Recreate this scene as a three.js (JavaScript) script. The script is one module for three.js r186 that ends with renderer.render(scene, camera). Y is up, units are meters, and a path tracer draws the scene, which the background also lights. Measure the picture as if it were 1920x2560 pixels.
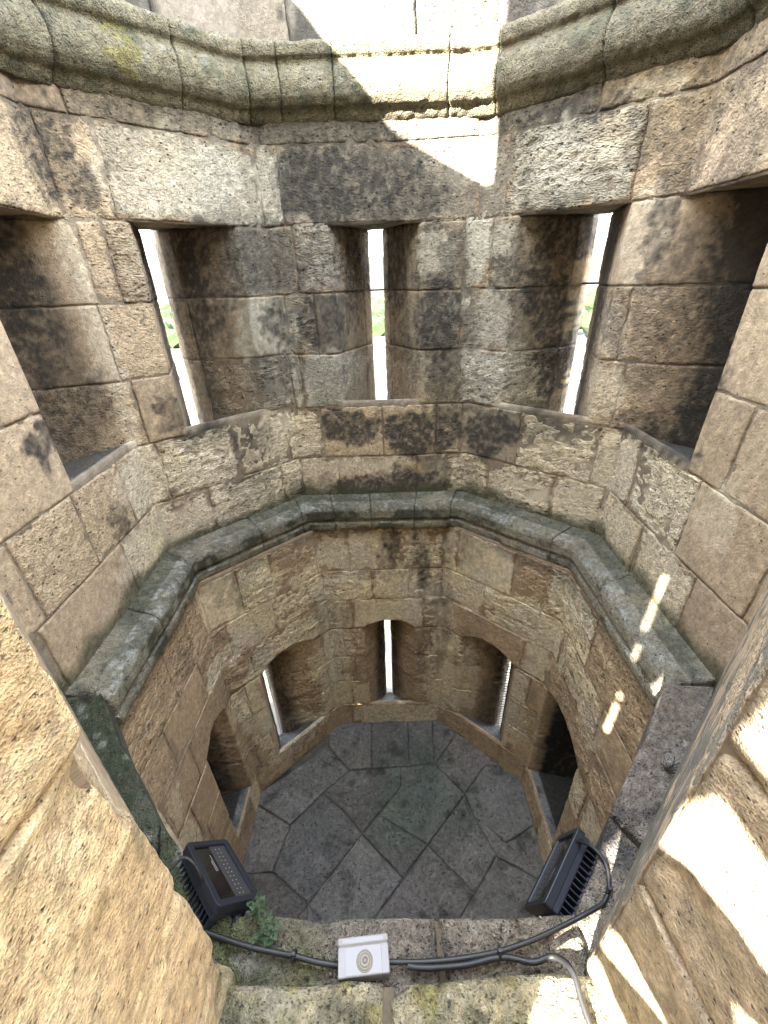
import * as THREE from 'three';
import { mergeGeometries } from 'three/addons/utils/BufferGeometryUtils.js';
import { RoundedBoxGeometry } from 'three/addons/geometries/RoundedBoxGeometry.js';

// ------------------------------------------------------------------ camera, sky, sun, exposure
const scene = new THREE.Scene();
const camera = new THREE.PerspectiveCamera(101.4, 0.75, 0.03, 9000);
camera.rotation.set(THREE.MathUtils.degToRad(-29.31), 0, THREE.MathUtils.degToRad(-1.97), 'XYZ');
scene.add(camera);
const SUN = new THREE.Vector3(0.643 * 0.819, -0.574, -0.766 * 0.819);          // direction in which the light travels
const SKY_LEVEL = 0.8, EXPOSURE = 19;
const sun = new THREE.DirectionalLight(new THREE.Color(1, 0.93, 0.82), 5);
sun.position.copy(SUN).multiplyScalar(-60);
sun.castShadow = true; sun.shadow.mapSize.set(4096, 4096);
Object.assign(sun.shadow.camera, { left: -8, right: 8, top: 8, bottom: -8, near: 1, far: 120 });
scene.add(sun, sun.target);

// ------------------------------------------------------------------ noise and small helpers
function rng(seed) { let a = seed >>> 0; return () => { a = (a + 0x6D2B79F5) | 0; let t = Math.imul(a ^ (a >>> 15), 1 | a); t = (t + Math.imul(t ^ (t >>> 7), 61 | t)) ^ t; return ((t ^ (t >>> 14)) >>> 0) / 4294967296; }; }
const PERM = new Uint8Array(512), VAL = new Float32Array(256);
{ const r = rng(11); const p = [...Array(256).keys()]; for (let i = 255; i > 0; i--) { const j = (r() * (i + 1)) | 0; [p[i], p[j]] = [p[j], p[i]]; } for (let i = 0; i < 512; i++) PERM[i] = p[i & 255]; for (let i = 0; i < 256; i++) VAL[i] = r() * 2 - 1; }
function vn(x, y, z = 0) {
  const X = Math.floor(x), Y = Math.floor(y), Z = Math.floor(z); let fx = x - X, fy = y - Y, fz = z - Z;
  fx = fx * fx * (3 - 2 * fx); fy = fy * fy * (3 - 2 * fy); fz = fz * fz * (3 - 2 * fz);
  const a = PERM[X & 255], b = PERM[(X + 1) & 255], y0 = Y & 255, y1 = (Y + 1) & 255, z0 = Z & 255, z1 = (Z + 1) & 255;
  const h = (p, yy, zz) => VAL[PERM[(PERM[(p + yy) & 255] + zz) & 255]];
  const l = (u, v, t) => u + (v - u) * t;
  return l(l(l(h(a, y0, z0), h(b, y0, z0), fx), l(h(a, y1, z0), h(b, y1, z0), fx), fy), l(l(h(a, y0, z1), h(b, y0, z1), fx), l(h(a, y1, z1), h(b, y1, z1), fx), fy), fz);
}
function fbm(x, y, z, o = 3) { let s = 0, a = 0.5; for (let i = 0; i < o; i++) { s += a * vn(x, y, z); x = x * 2.03 + 17.1; y = y * 2.03 + 5.3; z = z * 2.03 + 9.7; a *= 0.5; } return s; }
const clamp = (x, a = 0, b = 1) => Math.min(b, Math.max(a, x));
const sst = (a, b, x) => { const t = clamp((x - a) / (b - a)); return t * t * (3 - 2 * t); };
const mixc = (c, d, t) => [c[0] + (d[0] - c[0]) * t, c[1] + (d[1] - c[1]) * t, c[2] + (d[2] - c[2]) * t];
const lerp = (a, b, t) => a + (b - a) * t;
const bx0 = (w, h, d, x, y, z) => { const g = new THREE.BoxGeometry(w, h, d); g.translate(x, y, z); return g; };
const used = {};
function numbered(n) { const k = used[n] = (used[n] ?? -1) + 1; return k ? `${n}_${String(k).padStart(3, '0')}` : n; }
function thing(name, label, category, group) { const o = new THREE.Group(); o.name = numbered(name); o.userData = { label, category }; if (group) o.userData.group = group; scene.add(o); return o; }
function part(name, geo, mat, parent, label) { const m = new THREE.Mesh(geo, mat); m.name = parent ? numberedIn(parent, name) : numbered(name); m.castShadow = m.receiveShadow = true; if (label) m.userData.label = label; (parent || scene).add(m); return m; }
function numberedIn(p, n) { const u = p.__n ??= {}; const k = u[n] = (u[n] ?? -1) + 1; return k ? `${n}_${String(k).padStart(3, '0')}` : n; }

// ------------------------------------------------------------------ sky (float equirect): bright hazy blue with thin white cloud
{
  const W = 1024, H = 512, d = new Float32Array(W * H * 4);
  for (let j = 0; j < H; j++) for (let i = 0; i < W; i++) {
    const el = ((j + 0.5) / H - 0.5) * Math.PI, az = (i + 0.5) / W * 2 * Math.PI, y = Math.sin(el), c = Math.cos(el), x = c * Math.cos(az), z = c * Math.sin(az);
    const up = clamp(y), t = Math.pow(up, 0.45);
    let col = mixc([1.0, 1.0, 0.98], [0.66, 0.76, 0.92], t);
    const k = sst(-0.12, 0.32, fbm(x / (0.25 + up) * 1.3, z / (0.25 + up) * 1.3, 3.1, 5) + 0.02) * 0.75;
    col = mixc(col, [1.12, 1.10, 1.05], k);
    if (y < 0) col = mixc(col, [0.3, 0.3, 0.27], sst(0, 0.15, -y));
    const o = (j * W + i) * 4; d[o] = col[0] * SKY_LEVEL; d[o + 1] = col[1] * SKY_LEVEL; d[o + 2] = col[2] * SKY_LEVEL; d[o + 3] = 1;
  }
  const t = new THREE.DataTexture(d, W, H, THREE.RGBAFormat, THREE.FloatType);
  t.mapping = THREE.EquirectangularReflectionMapping; t.magFilter = THREE.LinearFilter; t.needsUpdate = true;
  scene.background = t; scene.environment = t;
}

// ------------------------------------------------------------------ tiling stone textures: colour multiplier and relief
function stoneTex(seed, o) {
  const N = 1024, r = rng(seed), h = new Float32Array(N * N), dirt = new Float32Array(N * N);
  // periodic value noise
  const layer = (px, py, amp, ridged) => {
    const g = new Float32Array(px * py); for (let i = 0; i < g.length; i++) g[i] = r() * 2 - 1;
    for (let y = 0; y < N; y++) { const gy = y / N * py, Y = Math.floor(gy); let fy = gy - Y; fy = fy * fy * (3 - 2 * fy); const a = (Y % py) * px, b = ((Y + 1) % py) * px;
      for (let x = 0; x < N; x++) { const gx = x / N * px, X = Math.floor(gx); let fx = gx - X; fx = fx * fx * (3 - 2 * fx); const x0 = X % px, x1 = (X + 1) % px;
        let v = lerp(lerp(g[a + x0], g[a + x1], fx), lerp(g[b + x0], g[b + x1], fx), fy); if (ridged) v = 0.5 - Math.abs(v) * 1.4; h[y * N + x] += v * amp; } }
  };
  for (const l of o.layers) layer(...l);
  for (const [count, rmin, rmax, ax, depth, dk] of o.pits) for (let k = 0; k < count; k++) {
    const cx = r() * N, cy = r() * N, R = rmin + (rmax - rmin) * Math.pow(r(), 2.5), a = 1 + (ax - 1) * r(), tilt = (r() - 0.5) * 0.5, w = Math.ceil(R * a) + 2, q = 0.6 + 0.4 * r(), ph = r() * 6;
    for (let y = -w; y <= w; y++) for (let x = -w; x <= w; x++) {
      const u = (x + y * tilt) / a, v = y - x * tilt * 0.6, an = Math.atan2(v, u), e = Math.sqrt(u * u + v * v) / (R * (1 + 0.25 * Math.sin(an * 3 + ph) + 0.15 * Math.sin(an * 5 + ph * 2)));
      if (e >= 1) continue; const f = 1 - e * e, i = (((cy + y) | 0) + N) % N * N + (((cx + x) | 0) + N) % N;
      h[i] -= f * depth * q; dirt[i] = Math.max(dirt[i], f * dk * q);
    }
  }
  const speck = new Float32Array(N * N); for (let i = 0; i < speck.length; i++) speck[i] = r() - 0.5;
  let mean = 0; for (let i = 0; i < h.length; i++) mean += h[i] / h.length; for (let i = 0; i < h.length; i++) h[i] -= mean;
  const c = new Uint8Array(N * N * 4), b = new Uint8Array(N * N * 4);
  for (let i = 0; i < N * N; i++) {
    const hv = clamp(0.62 + h[i] + speck[i] * o.grain), g = clamp(0.92 + h[i] * o.tone + speck[i] * o.speck - dirt[i]);
    const warm = 1 + (hv - 0.62) * 0.12;
    c[i * 4] = clamp(g) * 255; c[i * 4 + 1] = clamp(g * (0.985 + 0.015 * warm)) * 255; c[i * 4 + 2] = clamp(g * (0.955 + 0.03 * (2 - warm))) * 255; c[i * 4 + 3] = 255;
    b[i * 4] = b[i * 4 + 1] = b[i * 4 + 2] = hv * 255; b[i * 4 + 3] = 255;
  }
  const mk = (d) => { const t = new THREE.DataTexture(d, N, N, THREE.RGBAFormat); t.wrapS = t.wrapT = THREE.RepeatWrapping; t.magFilter = THREE.LinearFilter; t.minFilter = THREE.LinearMipmapLinearFilter; t.generateMipmaps = true; t.needsUpdate = true; return t; };
  return { map: mk(c), bump: mk(b) };
}
const TX = {
  lime: stoneTex(1, { layers: [[9, 14, 0.06], [36, 50, 0.09], [100, 130, 0.16], [220, 260, 0.12]], pits: [[420, 2, 8, 1.8, 0.5, 0.3], [3200, 1.0, 3.2, 1.6, 0.35, 0.22]], grain: 0.10, tone: 0.5, speck: 0.13 }),
  bedded: stoneTex(2, { layers: [[5, 14, 0.08], [20, 44, 0.12], [56, 110, 0.18, true], [130, 240, 0.14]], pits: [[420, 2, 9, 1.9, 0.5, 0.22], [3000, 1.2, 4.5, 1.7, 0.4, 0.16]], grain: 0.08, tone: 0.6, speck: 0.13 }),
  smooth: stoneTex(3, { layers: [[7, 9, 0.04], [60, 60, 0.07], [120, 120, 0.10], [220, 220, 0.10]], pits: [[260, 1.5, 5, 1.5, 0.5, 0.36], [1600, 1, 2.4, 1.3, 0.3, 0.22]], grain: 0.14, tone: 0.45, speck: 0.13 }),
  rough: stoneTex(4, { layers: [[12, 12, 0.06], [40, 40, 0.10], [110, 110, 0.16], [240, 240, 0.14]], pits: [[420, 2, 9, 1.7, 0.45, 0.2], [3600, 1.4, 4.5, 1.5, 0.4, 0.15]], grain: 0.10, tone: 0.6, speck: 0.16 }),
  slate: stoneTex(5, { layers: [[6, 6, 0.10], [22, 22, 0.12, true], [60, 60, 0.12, true], [180, 180, 0.08]], pits: [[600, 2, 9, 1.6, 0.3, 0.25]], grain: 0.10, tone: 0.5, speck: 0.16 }),
};
function stoneMat(tx, tile, bump, rough = 0.93) {
  const map = tx.map.clone(), bm = tx.bump.clone(); for (const t of [map, bm]) { t.repeat.set(1 / tile, 1 / tile); t.needsUpdate = true; } map.colorSpace = THREE.SRGBColorSpace;
  return new THREE.MeshStandardMaterial({ vertexColors: true, map, bumpMap: bm, bumpScale: bump, roughness: rough });
}
const M = {
  lime: stoneMat(TX.lime, 0.8, 0.009), bedded: stoneMat(TX.bedded, 0.95, 0.014), smooth: stoneMat(TX.smooth, 0.75, 0.006), rough: stoneMat(TX.rough, 0.85, 0.018),
  slate: stoneMat(TX.slate, 0.9, 0.022, 0.82), jamb: stoneMat(TX.lime, 0.42, 0.007), moss: stoneMat(TX.rough, 0.55, 0.018),
};
const plain = (r, g, b, rough = 0.6, extra = {}) => new THREE.MeshStandardMaterial({ color: new THREE.Color().setRGB(r, g, b), roughness: rough, ...extra });

// ------------------------------------------------------------------ paths in plan and grids of displaced stone
// The inside lies to the right-hand side of the way the path runs (clockwise seen from above).
function mkPath(pts, deps) {
  const n = pts.length, cum = [0], nr = [], mi = [];
  for (let i = 1; i < n; i++) { const dx = pts[i][0] - pts[i - 1][0], dz = pts[i][1] - pts[i - 1][1], l = Math.hypot(dx, dz); cum.push(cum[i - 1] + l); nr.push([-dz / l, dx / l]); }
  for (let i = 0; i < n; i++) { const a = nr[Math.max(0, i - 1)], b = nr[Math.min(n - 2, i)], k = 1 + a[0] * b[0] + a[1] * b[1]; mi.push([(a[0] + b[0]) / k, (a[1] + b[1]) / k]); }
  const P = { L: cum[n - 1], cum, pts };
  P.raw = (s, d = 0) => { let i = 1; while (i < n - 1 && s > cum[i]) i++; const t = (s - cum[i - 1]) / (cum[i] - cum[i - 1]), a = pts[i - 1], b = pts[i], m = mi[i - 1], q = mi[i]; return [lerp(a[0] + m[0] * d, b[0] + q[0] * d, t), lerp(a[1] + m[1] * d, b[1] + q[1] * d, t)]; };
  P.at = (s, d = 0, eps = 0.012) => { const e = Math.max(0.0005, Math.min(eps, s, P.L - s)), a = P.raw(s - e, d), b = P.raw(s + e, d), c = P.raw(s, d); let dx = b[0] - a[0], dz = b[1] - a[1]; if (s < 0.001 || s > P.L - 0.001) { const s0 = clamp(s, 0.002, P.L - 0.002), a2 = P.raw(s0 - 0.001, d), b2 = P.raw(s0 + 0.001, d); dx = b2[0] - a2[0]; dz = b2[1] - a2[1]; } const l = Math.hypot(dx, dz) || 1; return { x: (a[0] + b[0]) / 4 + c[0] / 2, z: (a[1] + b[1]) / 4 + c[1] / 2, nx: -dz / l, nz: dx / l }; };
  P.dep = (s) => { if (!deps) return 0; let i = 1; while (i < n - 1 && s > cum[i]) i++; const t = (s - cum[i - 1]) / (cum[i] - cum[i - 1]); return lerp(deps[i - 1], deps[i], clamp(t)); };
  return P;
}
// f(u,v) -> {p:[x,y,z], n:[x,y,z], c?}; borders are joints unless switched off
function sheet(o) {
  const { nu, nv, f, Lu, Lv, disp, col, uv, back = 0.03, r = 0.014, drop = 0.012, jl = true, jr = true, jb = true, jt = true } = o;
  const W = nu + 3, H = nv + 3, pos = new Float32Array(W * H * 3), cl = new Float32Array(W * H * 3), uvs = new Float32Array(W * H * 2), idx = [];
  for (let j = 0; j < H; j++) for (let i = 0; i < W; i++) {
    const ring = i === 0 || j === 0 || i === W - 1 || j === H - 1, u = clamp((i - 1) / nu), v = clamp((j - 1) / nv), q = f(u, v), { p, n } = q;
    let e = 9; if (jl) e = Math.min(e, u * Lu); if (jr) e = Math.min(e, (1 - u) * Lu); if (jb) e = Math.min(e, v * Lv); if (jt) e = Math.min(e, (1 - v) * Lv);
    let d = disp ? disp(p, e, q) : 0; const rr = r * (1 + 0.7 * vn(p[0] * 16 + 3, p[1] * 16, p[2] * 16)); if (e < rr) { const t = 1 - e / rr; d -= drop * (1 - Math.sqrt(Math.max(0, 1 - t * t))); }
    if (ring) d -= back;
    const k = (j * W + i) * 3; pos[k] = p[0] + n[0] * d; pos[k + 1] = p[1] + n[1] * d; pos[k + 2] = p[2] + n[2] * d;
    const c = col(p, e, q, n, d); cl[k] = Math.max(0.004, c[0]); cl[k + 1] = Math.max(0.004, c[1]); cl[k + 2] = Math.max(0.003, c[2]);
    const t = uv ? uv(u, v, q) : [u * Lu, v * Lv]; uvs[(j * W + i) * 2] = t[0]; uvs[(j * W + i) * 2 + 1] = t[1];
  }
  for (let j = 0; j < H - 1; j++) for (let i = 0; i < W - 1; i++) { const a = j * W + i, b = a + 1, c = a + W, d = c + 1; idx.push(a, b, d, a, d, c); }
  const g = new THREE.BufferGeometry(); g.setAttribute('position', new THREE.BufferAttribute(pos, 3)); g.setAttribute('color', new THREE.BufferAttribute(cl, 3)); g.setAttribute('uv', new THREE.BufferAttribute(uvs, 2)); g.setIndex(idx); g.computeVertexNormals(); return g;
}
// a slab seen from above: star-shaped outline, displaced top, rounded arris, sides
function slab(o) {
  const { poly, y, thick, disp, col, grid = 0.014, r = 0.012, drop = 0.01, inset = 0 } = o, n = poly.length;
  let cx = 0, cz = 0, A = 0; for (let i = 0; i < n; i++) { const a = poly[i], b = poly[(i + 1) % n], k = a[0] * b[1] - b[0] * a[1]; A += k; cx += (a[0] + b[0]) * k; cz += (a[1] + b[1]) * k; } cx /= 3 * A; cz /= 3 * A;
  const out = []; for (let i = 0; i < n; i++) { const a = poly[i], b = poly[(i + 1) % n], l = Math.hypot(b[0] - a[0], b[1] - a[1]), m = Math.max(1, Math.round(l / grid)); for (let k = 0; k < m; k++) out.push([lerp(a[0], b[0], k / m), lerp(a[1], b[1], k / m)]); }
  if (A < 0) out.reverse();
  const R = Math.max(...out.map(p => Math.hypot(p[0] - cx, p[1] - cz))), rings = Math.max(3, Math.round(R / grid / 1.2)), m = out.length, pos = [], cl = [], uvs = [], idx = [];
  const put = (x, yy, z, e, side) => { pos.push(x, yy, z); const c = col([x, yy, z], e, side); cl.push(...c.map(v => Math.max(0.003, v))); uvs.push(x + (side ? yy * 0.7 : 0), z + (side ? yy * 0.7 : 0)); };
  put(cx, y + disp([cx, y, cz], 9), cz, 9, 0);
  for (let k = 1; k <= rings + 3; k++) for (let i = 0; i < m; i++) {
    const t = Math.min(1, k / rings), px = out[i], len = Math.hypot(px[0] - cx, px[1] - cz), w = (len - inset - (o.gap ?? 0.006) * (1 + vn(px[0] * 9, px[1] * 9, 5))) / len, x = lerp(cx, px[0], t * w), z = lerp(cz, px[1], t * w), e = (1 - t) * len; let yy = y + disp([x, y, z], e);
    if (e < r) { const q = 1 - e / r; yy -= drop * (1 - Math.sqrt(1 - q * q)); }
    if (k > rings) yy = lerp(yy, y - thick, (k - rings) / 3);
    put(x, yy, z, e, k > rings ? 1 : 0);
  }
  for (let i = 0; i < m; i++) { idx.push(0, 1 + (i + 1) % m, 1 + i); for (let k = 0; k < rings + 2; k++) { const a = 1 + k * m + i, b = 1 + k * m + (i + 1) % m, c = a + m, d = b + m; idx.push(a, b, d, a, d, c); } }
  const g = new THREE.BufferGeometry(); g.setAttribute('position', new THREE.Float32BufferAttribute(pos, 3)); g.setAttribute('color', new THREE.Float32BufferAttribute(cl, 3)); g.setAttribute('uv', new THREE.Float32BufferAttribute(uvs, 2)); g.setIndex(idx); g.computeVertexNormals(); return g;
}

// ------------------------------------------------------------------ what the stone is stained with: black crust and pale worn faces (x, y, z, width, height, strength)
const UD = [[0.77,0.61,-2.63,0.09,0.02,0.9],[0.87,0.61,-2.53,0.1,0.02,0.9],[0.98,0.6,-2.43,0.09,0.02,0.9],[1.07,0.62,-2.36,0.07,0.02,0.9],[1.13,0.62,-2.3,0.05,0.02,0.8],[-1.33,0.51,-2.14,0.09,0.16,0.55],[-1.3,0.7,-2.16,0.09,0.08,0.5],[1.3,0.55,-2.08,0.17,0.12,0.5],[1.29,0.34,-1.88,0.12,0.08,0.4],[-0.37,0.72,-2.81,0.19,0.04,0.6],[0.87,0.78,-2.53,0.12,0.05,0.5],[-0.45,0.1,-2.81,0.05,0.16,0.5],[0.88,0.14,-2.53,0.1,0.12,0.8],[0.88,-0.12,-2.53,0.1,0.13,0.9],[0.88,-0.4,-2.53,0.06,0.15,0.95],[0.88,-0.58,-2.53,0.04,0.08,0.9],[0.09,-0.01,-2.8,0.04,0.21,0.8],[-0.13,-0,-2.8,0.04,0.19,0.8],[-0.84,-0.02,-2.59,0.13,0.13,0.6],[-1.3,-0.52,-1.6,0.12,0.09,0.8],[-1.31,-0.44,-1.77,0.14,0.08,0.7],[1.29,-0.7,-1.78,0.18,0.07,0.95],[1.31,-0.36,-2.13,0.11,0.23,0.4],[-1.27,0.47,-2.19,0.12,0.18,0.75],[-0.99,0.7,-2.45,0.3,0.06,0.6],[-0.1,0.62,-2.8,0.33,0.11,0.6],[-0.28,0.45,-2.8,0.25,0.16,0.85],[0.18,0.38,-2.8,0.3,0.12,0.75],[-0.57,0.67,-2.81,0.14,0.07,0.5],[-0.81,0.14,-2.62,0.2,0.16,0.6],[-0.65,0.11,-2.76,0.21,0.17,0.6],[-0.9,-0.06,-2.54,0.15,0.18,0.45],[-0.61,-0.21,-2.81,0.1,0.13,0.7],[-0.35,-0.22,-2.81,0.13,0.16,0.75],[-0.32,0.1,-2.81,0.12,0.11,0.45],[-0.53,-0.51,-2.81,0.09,0.17,0.5],[-0.36,-0.57,-2.81,0.12,0.15,0.6],[0.38,-0.24,-2.79,0.13,0.22,0.85],[0.42,-0.6,-2.79,0.12,0.15,0.6],[0.45,0.07,-2.79,0.07,0.14,0.5],[0.53,-0.32,-2.79,0.09,0.16,0.4],[0.71,-0,-2.68,0.08,0.09,0.6],[0.61,-0.72,-2.77,0.14,0.12,0.5],[-0.2,-0.92,-2.8,0.22,0.13,0.85],[0.2,-0.95,-2.8,0.19,0.13,0.85],[0.45,-0.96,-2.79,0.1,0.13,0.75],[0.71,-0.93,-2.68,0.18,0.16,0.85],[1.01,-0.82,-2.41,0.19,0.08,0.6],[-1.03,-0.8,-2.41,0.19,0.07,0.7],[-0.83,-0.93,-2.6,0.11,0.12,0.65],[0.73,0.65,-2.66,0.12,0.09,0.5],[1.14,0.5,-2.29,0.11,0.12,0.5],[1.27,0.42,-2.17,0.1,0.12,0.5],[1.3,-0.11,-2.09,0.14,0.27,0.5],[1.16,-0.22,-2.27,0.06,0.13,0.5],[1.25,0.1,-2.18,0.05,0.21,0.6],[1.29,-0.34,-1.77,0.16,0.33,0.95],[1.29,-0.58,-1.81,0.18,0.2,0.9],[1.3,-0.72,-1.97,0.21,0.08,0.6],[-1.31,0.1,-1.87,0.18,0.15,0.45],[-1.31,-0.48,-1.92,0.19,0.18,0.6],[-1.31,-0.21,-1.75,0.12,0.19,0.5],[-1.15,-0.61,-2.3,0.07,0.12,0.6],[-0.87,-1.22,-2.56,0.2,0.08,0.6],[-0.47,-1.34,-2.81,0.21,0.1,0.7],[0.01,-1.35,-2.8,0.48,0.11,0.8],[0.38,-1.25,-2.79,0.13,0.22,0.5],[0.62,-1.29,-2.77,0.11,0.22,0.5],[-1.31,-1.01,-1.82,0.1,0.08,0.6],[-1.08,-1.44,-2.37,0.18,0.07,0.6],[1.2,-1.45,-2.23,0.08,0.1,0.5],[0.88,-0.78,-2.53,0.17,0.06,0.5],[-1.11,0.5,-2.34,0.07,0.1,0.5]];
const UP = [[-0.95,0.46,-2.49,0.33,0.16,0.8],[-0.57,0.44,-2.81,0.07,0.17,1],[0.47,0.55,-2.79,0.17,0.11,0.5],[0.95,0.47,-2.46,0.23,0.12,0.7],[1.13,0.63,-2.3,0.11,0.07,0.7],[-0.32,0.13,-2.81,0.12,0.1,0.3],[-0.33,0.03,-2.81,0.11,0.05,0.7],[0.34,0.11,-2.79,0.12,0.1,0.6],[0.59,0.12,-2.79,0.05,0.14,0.9],[0.7,0.15,-2.69,0.07,0.09,0.6],[-0.63,-0.23,-2.78,0.14,0.15,0.8],[-0.71,-0.27,-2.71,0.12,0.15,0.6],[-0.54,-0.6,-2.81,0.04,0.18,0.9],[-0.29,-0.52,-2.8,0.18,0.14,0.6],[0.49,-0.16,-2.79,0.05,0.09,0.9],[0.67,-0.22,-2.72,0.12,0.17,0.55],[0.62,-0.54,-2.76,0.1,0.17,0.7],[0.77,-0.57,-2.63,0.15,0.19,0.7],[-1.1,-0.97,-2.35,0.21,0.11,0.9],[-0.72,-0.9,-2.7,0.14,0.14,0.9],[-0.51,-0.96,-2.81,0.1,0.12,0.9],[-0.91,-1.31,-2.53,0.24,0.13,0.9],[-1.21,-1.3,-2.25,0.16,0.15,0.9],[-0.46,-1.21,-2.81,0.13,0.09,0.9],[-0.12,-1.2,-2.8,0.27,0.08,0.9],[0.48,-1.22,-2.79,0.12,0.11,0.8],[-0.66,-1.25,-2.76,0.07,0.1,0.8],[0.9,-1.26,-2.5,0.2,0.13,0.95],[1.17,-1.26,-2.26,0.12,0.14,0.9],[1.04,-0.91,-2.38,0.16,0.08,0.5],[1.3,-0.97,-2.14,0.18,0.16,0.7],[1.3,-1.27,-1.98,0.18,0.14,0.9],[1.29,-0.94,-1.66,0.17,0.13,0.7],[1.2,0.11,-2.24,0.09,0.16,0.75],[1.16,-0.28,-2.27,0.08,0.13,0.7],[1.19,-0.58,-2.24,0.11,0.14,0.7],[-1.31,-0.92,-2.07,0.24,0.13,0.6],[1.28,-0.86,-1.39,0.12,0.13,0.5],[-1.31,-1.25,-1.85,0.18,0.12,0.7],[-1.3,0.11,-2.17,0.05,0.14,0.6],[-1.29,-0.28,-2.17,0.04,0.16,0.7],[1.28,-1.27,-1.56,0.16,0.18,0.5]];
const LD = [[0.13,-1.85,-2.67,0.21,0.24,0.95],[0.37,-2.04,-2.67,0.1,0.37,0.9],[0.42,-2.32,-2.67,0.08,0.2,0.8],[0.47,-2.61,-2.67,0.08,0.27,0.6],[0.55,-1.78,-2.61,0.18,0.14,0.7],[-1.04,-1.83,-2.18,0.12,0.12,0.65],[-0.42,-2.47,-2.68,0.16,0.13,0.4],[0.37,-2.91,-2.67,0.12,0.35,0.5],[0.67,-2.9,-2.49,0.17,0.44,0.4],[-1.18,-1.89,-1.72,0.1,0.09,0.5],[1.13,-2.24,-1.13,0.09,0.13,0.4],[-0.59,-1.76,-2.59,0.16,0.08,0.3],[1.14,-2.29,-1.76,0.18,0.16,0.2]];
const LP = [[-0.37,-1.88,-2.68,0.18,0.11,0.7],[-0.12,-1.84,-2.68,0.16,0.15,0.9],[-0.32,-2.18,-2.68,0.21,0.14,1],[0.06,-2.19,-2.67,0.15,0.14,1],[0.26,-2.2,-2.67,0.08,0.12,0.8],[0.38,-2.23,-2.67,0.07,0.12,0.9],[0.01,-2.47,-2.67,0.29,0.11,1],[-0.46,-2.5,-2.68,0.16,0.18,0.6],[-0.87,-1.89,-2.34,0.13,0.15,0.9],[-0.65,-2,-2.54,0.14,0.08,0.8],[-1.09,-1.87,-2.13,0.14,0.14,0.7],[-0.97,-2.15,-2.24,0.18,0.16,0.8],[-0.85,-2.62,-2.36,0.29,0.14,1],[-1.18,-2.29,-2,0.16,0.1,0.9],[0.73,-1.88,-2.44,0.2,0.18,0.95],[0.6,-2.14,-2.56,0.18,0.16,0.95],[0.52,-1.8,-2.63,0.08,0.06,0.9],[0.96,-2.13,-2.22,0.21,0.16,0.9],[1.14,-1.92,-1.86,0.07,0.16,0.9],[0.48,-2.53,-2.67,0.12,0.19,0.7],[-0.54,-3.01,-2.64,0.18,0.22,0.8],[-0.52,-3.42,-2.66,0.16,0.24,0.7],[-0.41,-2.83,-2.68,0.1,0.17,0.8],[0.47,-3.22,-2.67,0.14,0.51,0.8],[0.69,-3.18,-2.48,0.13,0.41,0.7],[-1.1,-2.91,-2.12,0.13,0.24,0.8],[-0.99,-3.23,-2.22,0.15,0.26,0.7],[1.02,-3.27,-2.17,0.11,0.33,0.6],[0.03,-3.81,-2.67,0.42,0.11,0.7],[1.08,-2.49,-2.12,0.09,0.18,0.7],[1.13,-2.27,-1.49,0.14,0.2,0.4],[-1.19,-2.48,-1.23,0.06,0.12,0.7],[-0.84,-3.66,-2.37,0.31,0.12,0.7]];
function stain(list, p, soft) {
  let s = 0; const wx = 0.05 * vn(p[0] * 11, p[1] * 8, p[2] * 11) + 0.034 * vn(p[0] * 33, p[1] * 30, p[2] * 33) + 0.016 * vn(p[0] * 70, p[1] * 66, p[2] * 70), wy = 0.06 * vn(p[0] * 10 + 40, p[1] * 7, p[2] * 10) + 0.034 * vn(p[0] * 32 + 9, p[1] * 29, p[2] * 32) + 0.016 * vn(p[0] * 69, p[1] * 64 + 3, p[2] * 69);
  for (const b of list) { const dx = Math.hypot(p[0] - b[0], p[2] - b[2]); if (dx > b[3] * 1.6 + 0.1) continue; const dy = Math.abs(p[1] - b[1]); if (dy > b[4] * 1.6 + 0.1) continue; const e = Math.hypot((dx + wx) / b[3], (dy + wy) / b[4]); s = Math.max(s, b[5] * sst(1 + soft, 1 - soft, e)); }
  return s;
}
const C = { buff: [0.58, 0.44, 0.28], pale: [0.72, 0.61, 0.45], grey: [0.21, 0.195, 0.165], pink: [0.52, 0.395, 0.27], brown: [0.39, 0.285, 0.175], mortar: [0.37, 0.275, 0.18], crust: [0.034, 0.032, 0.028], recessShade: [0.014, 0.011, 0.008], moss: [0.068, 0.070, 0.034], olive: [0.19, 0.18, 0.10], slate: [0.172, 0.165, 0.152] };
function grain(c, p, k = 1) { const a = 1 + k * (0.10 * fbm(p[0] * 4, p[1] * 4, p[2] * 4, 2) + 0.16 * vn(p[0] * 46, p[1] * 46, p[2] * 46) + 0.26 * vn(p[0] * 95, p[1] * 95, p[2] * 95)); return [c[0] * a, c[1] * a, c[2] * a * (1 + 0.05 * vn(p[0] * 3 + 7, p[1] * 3, p[2] * 3))]; }
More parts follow.
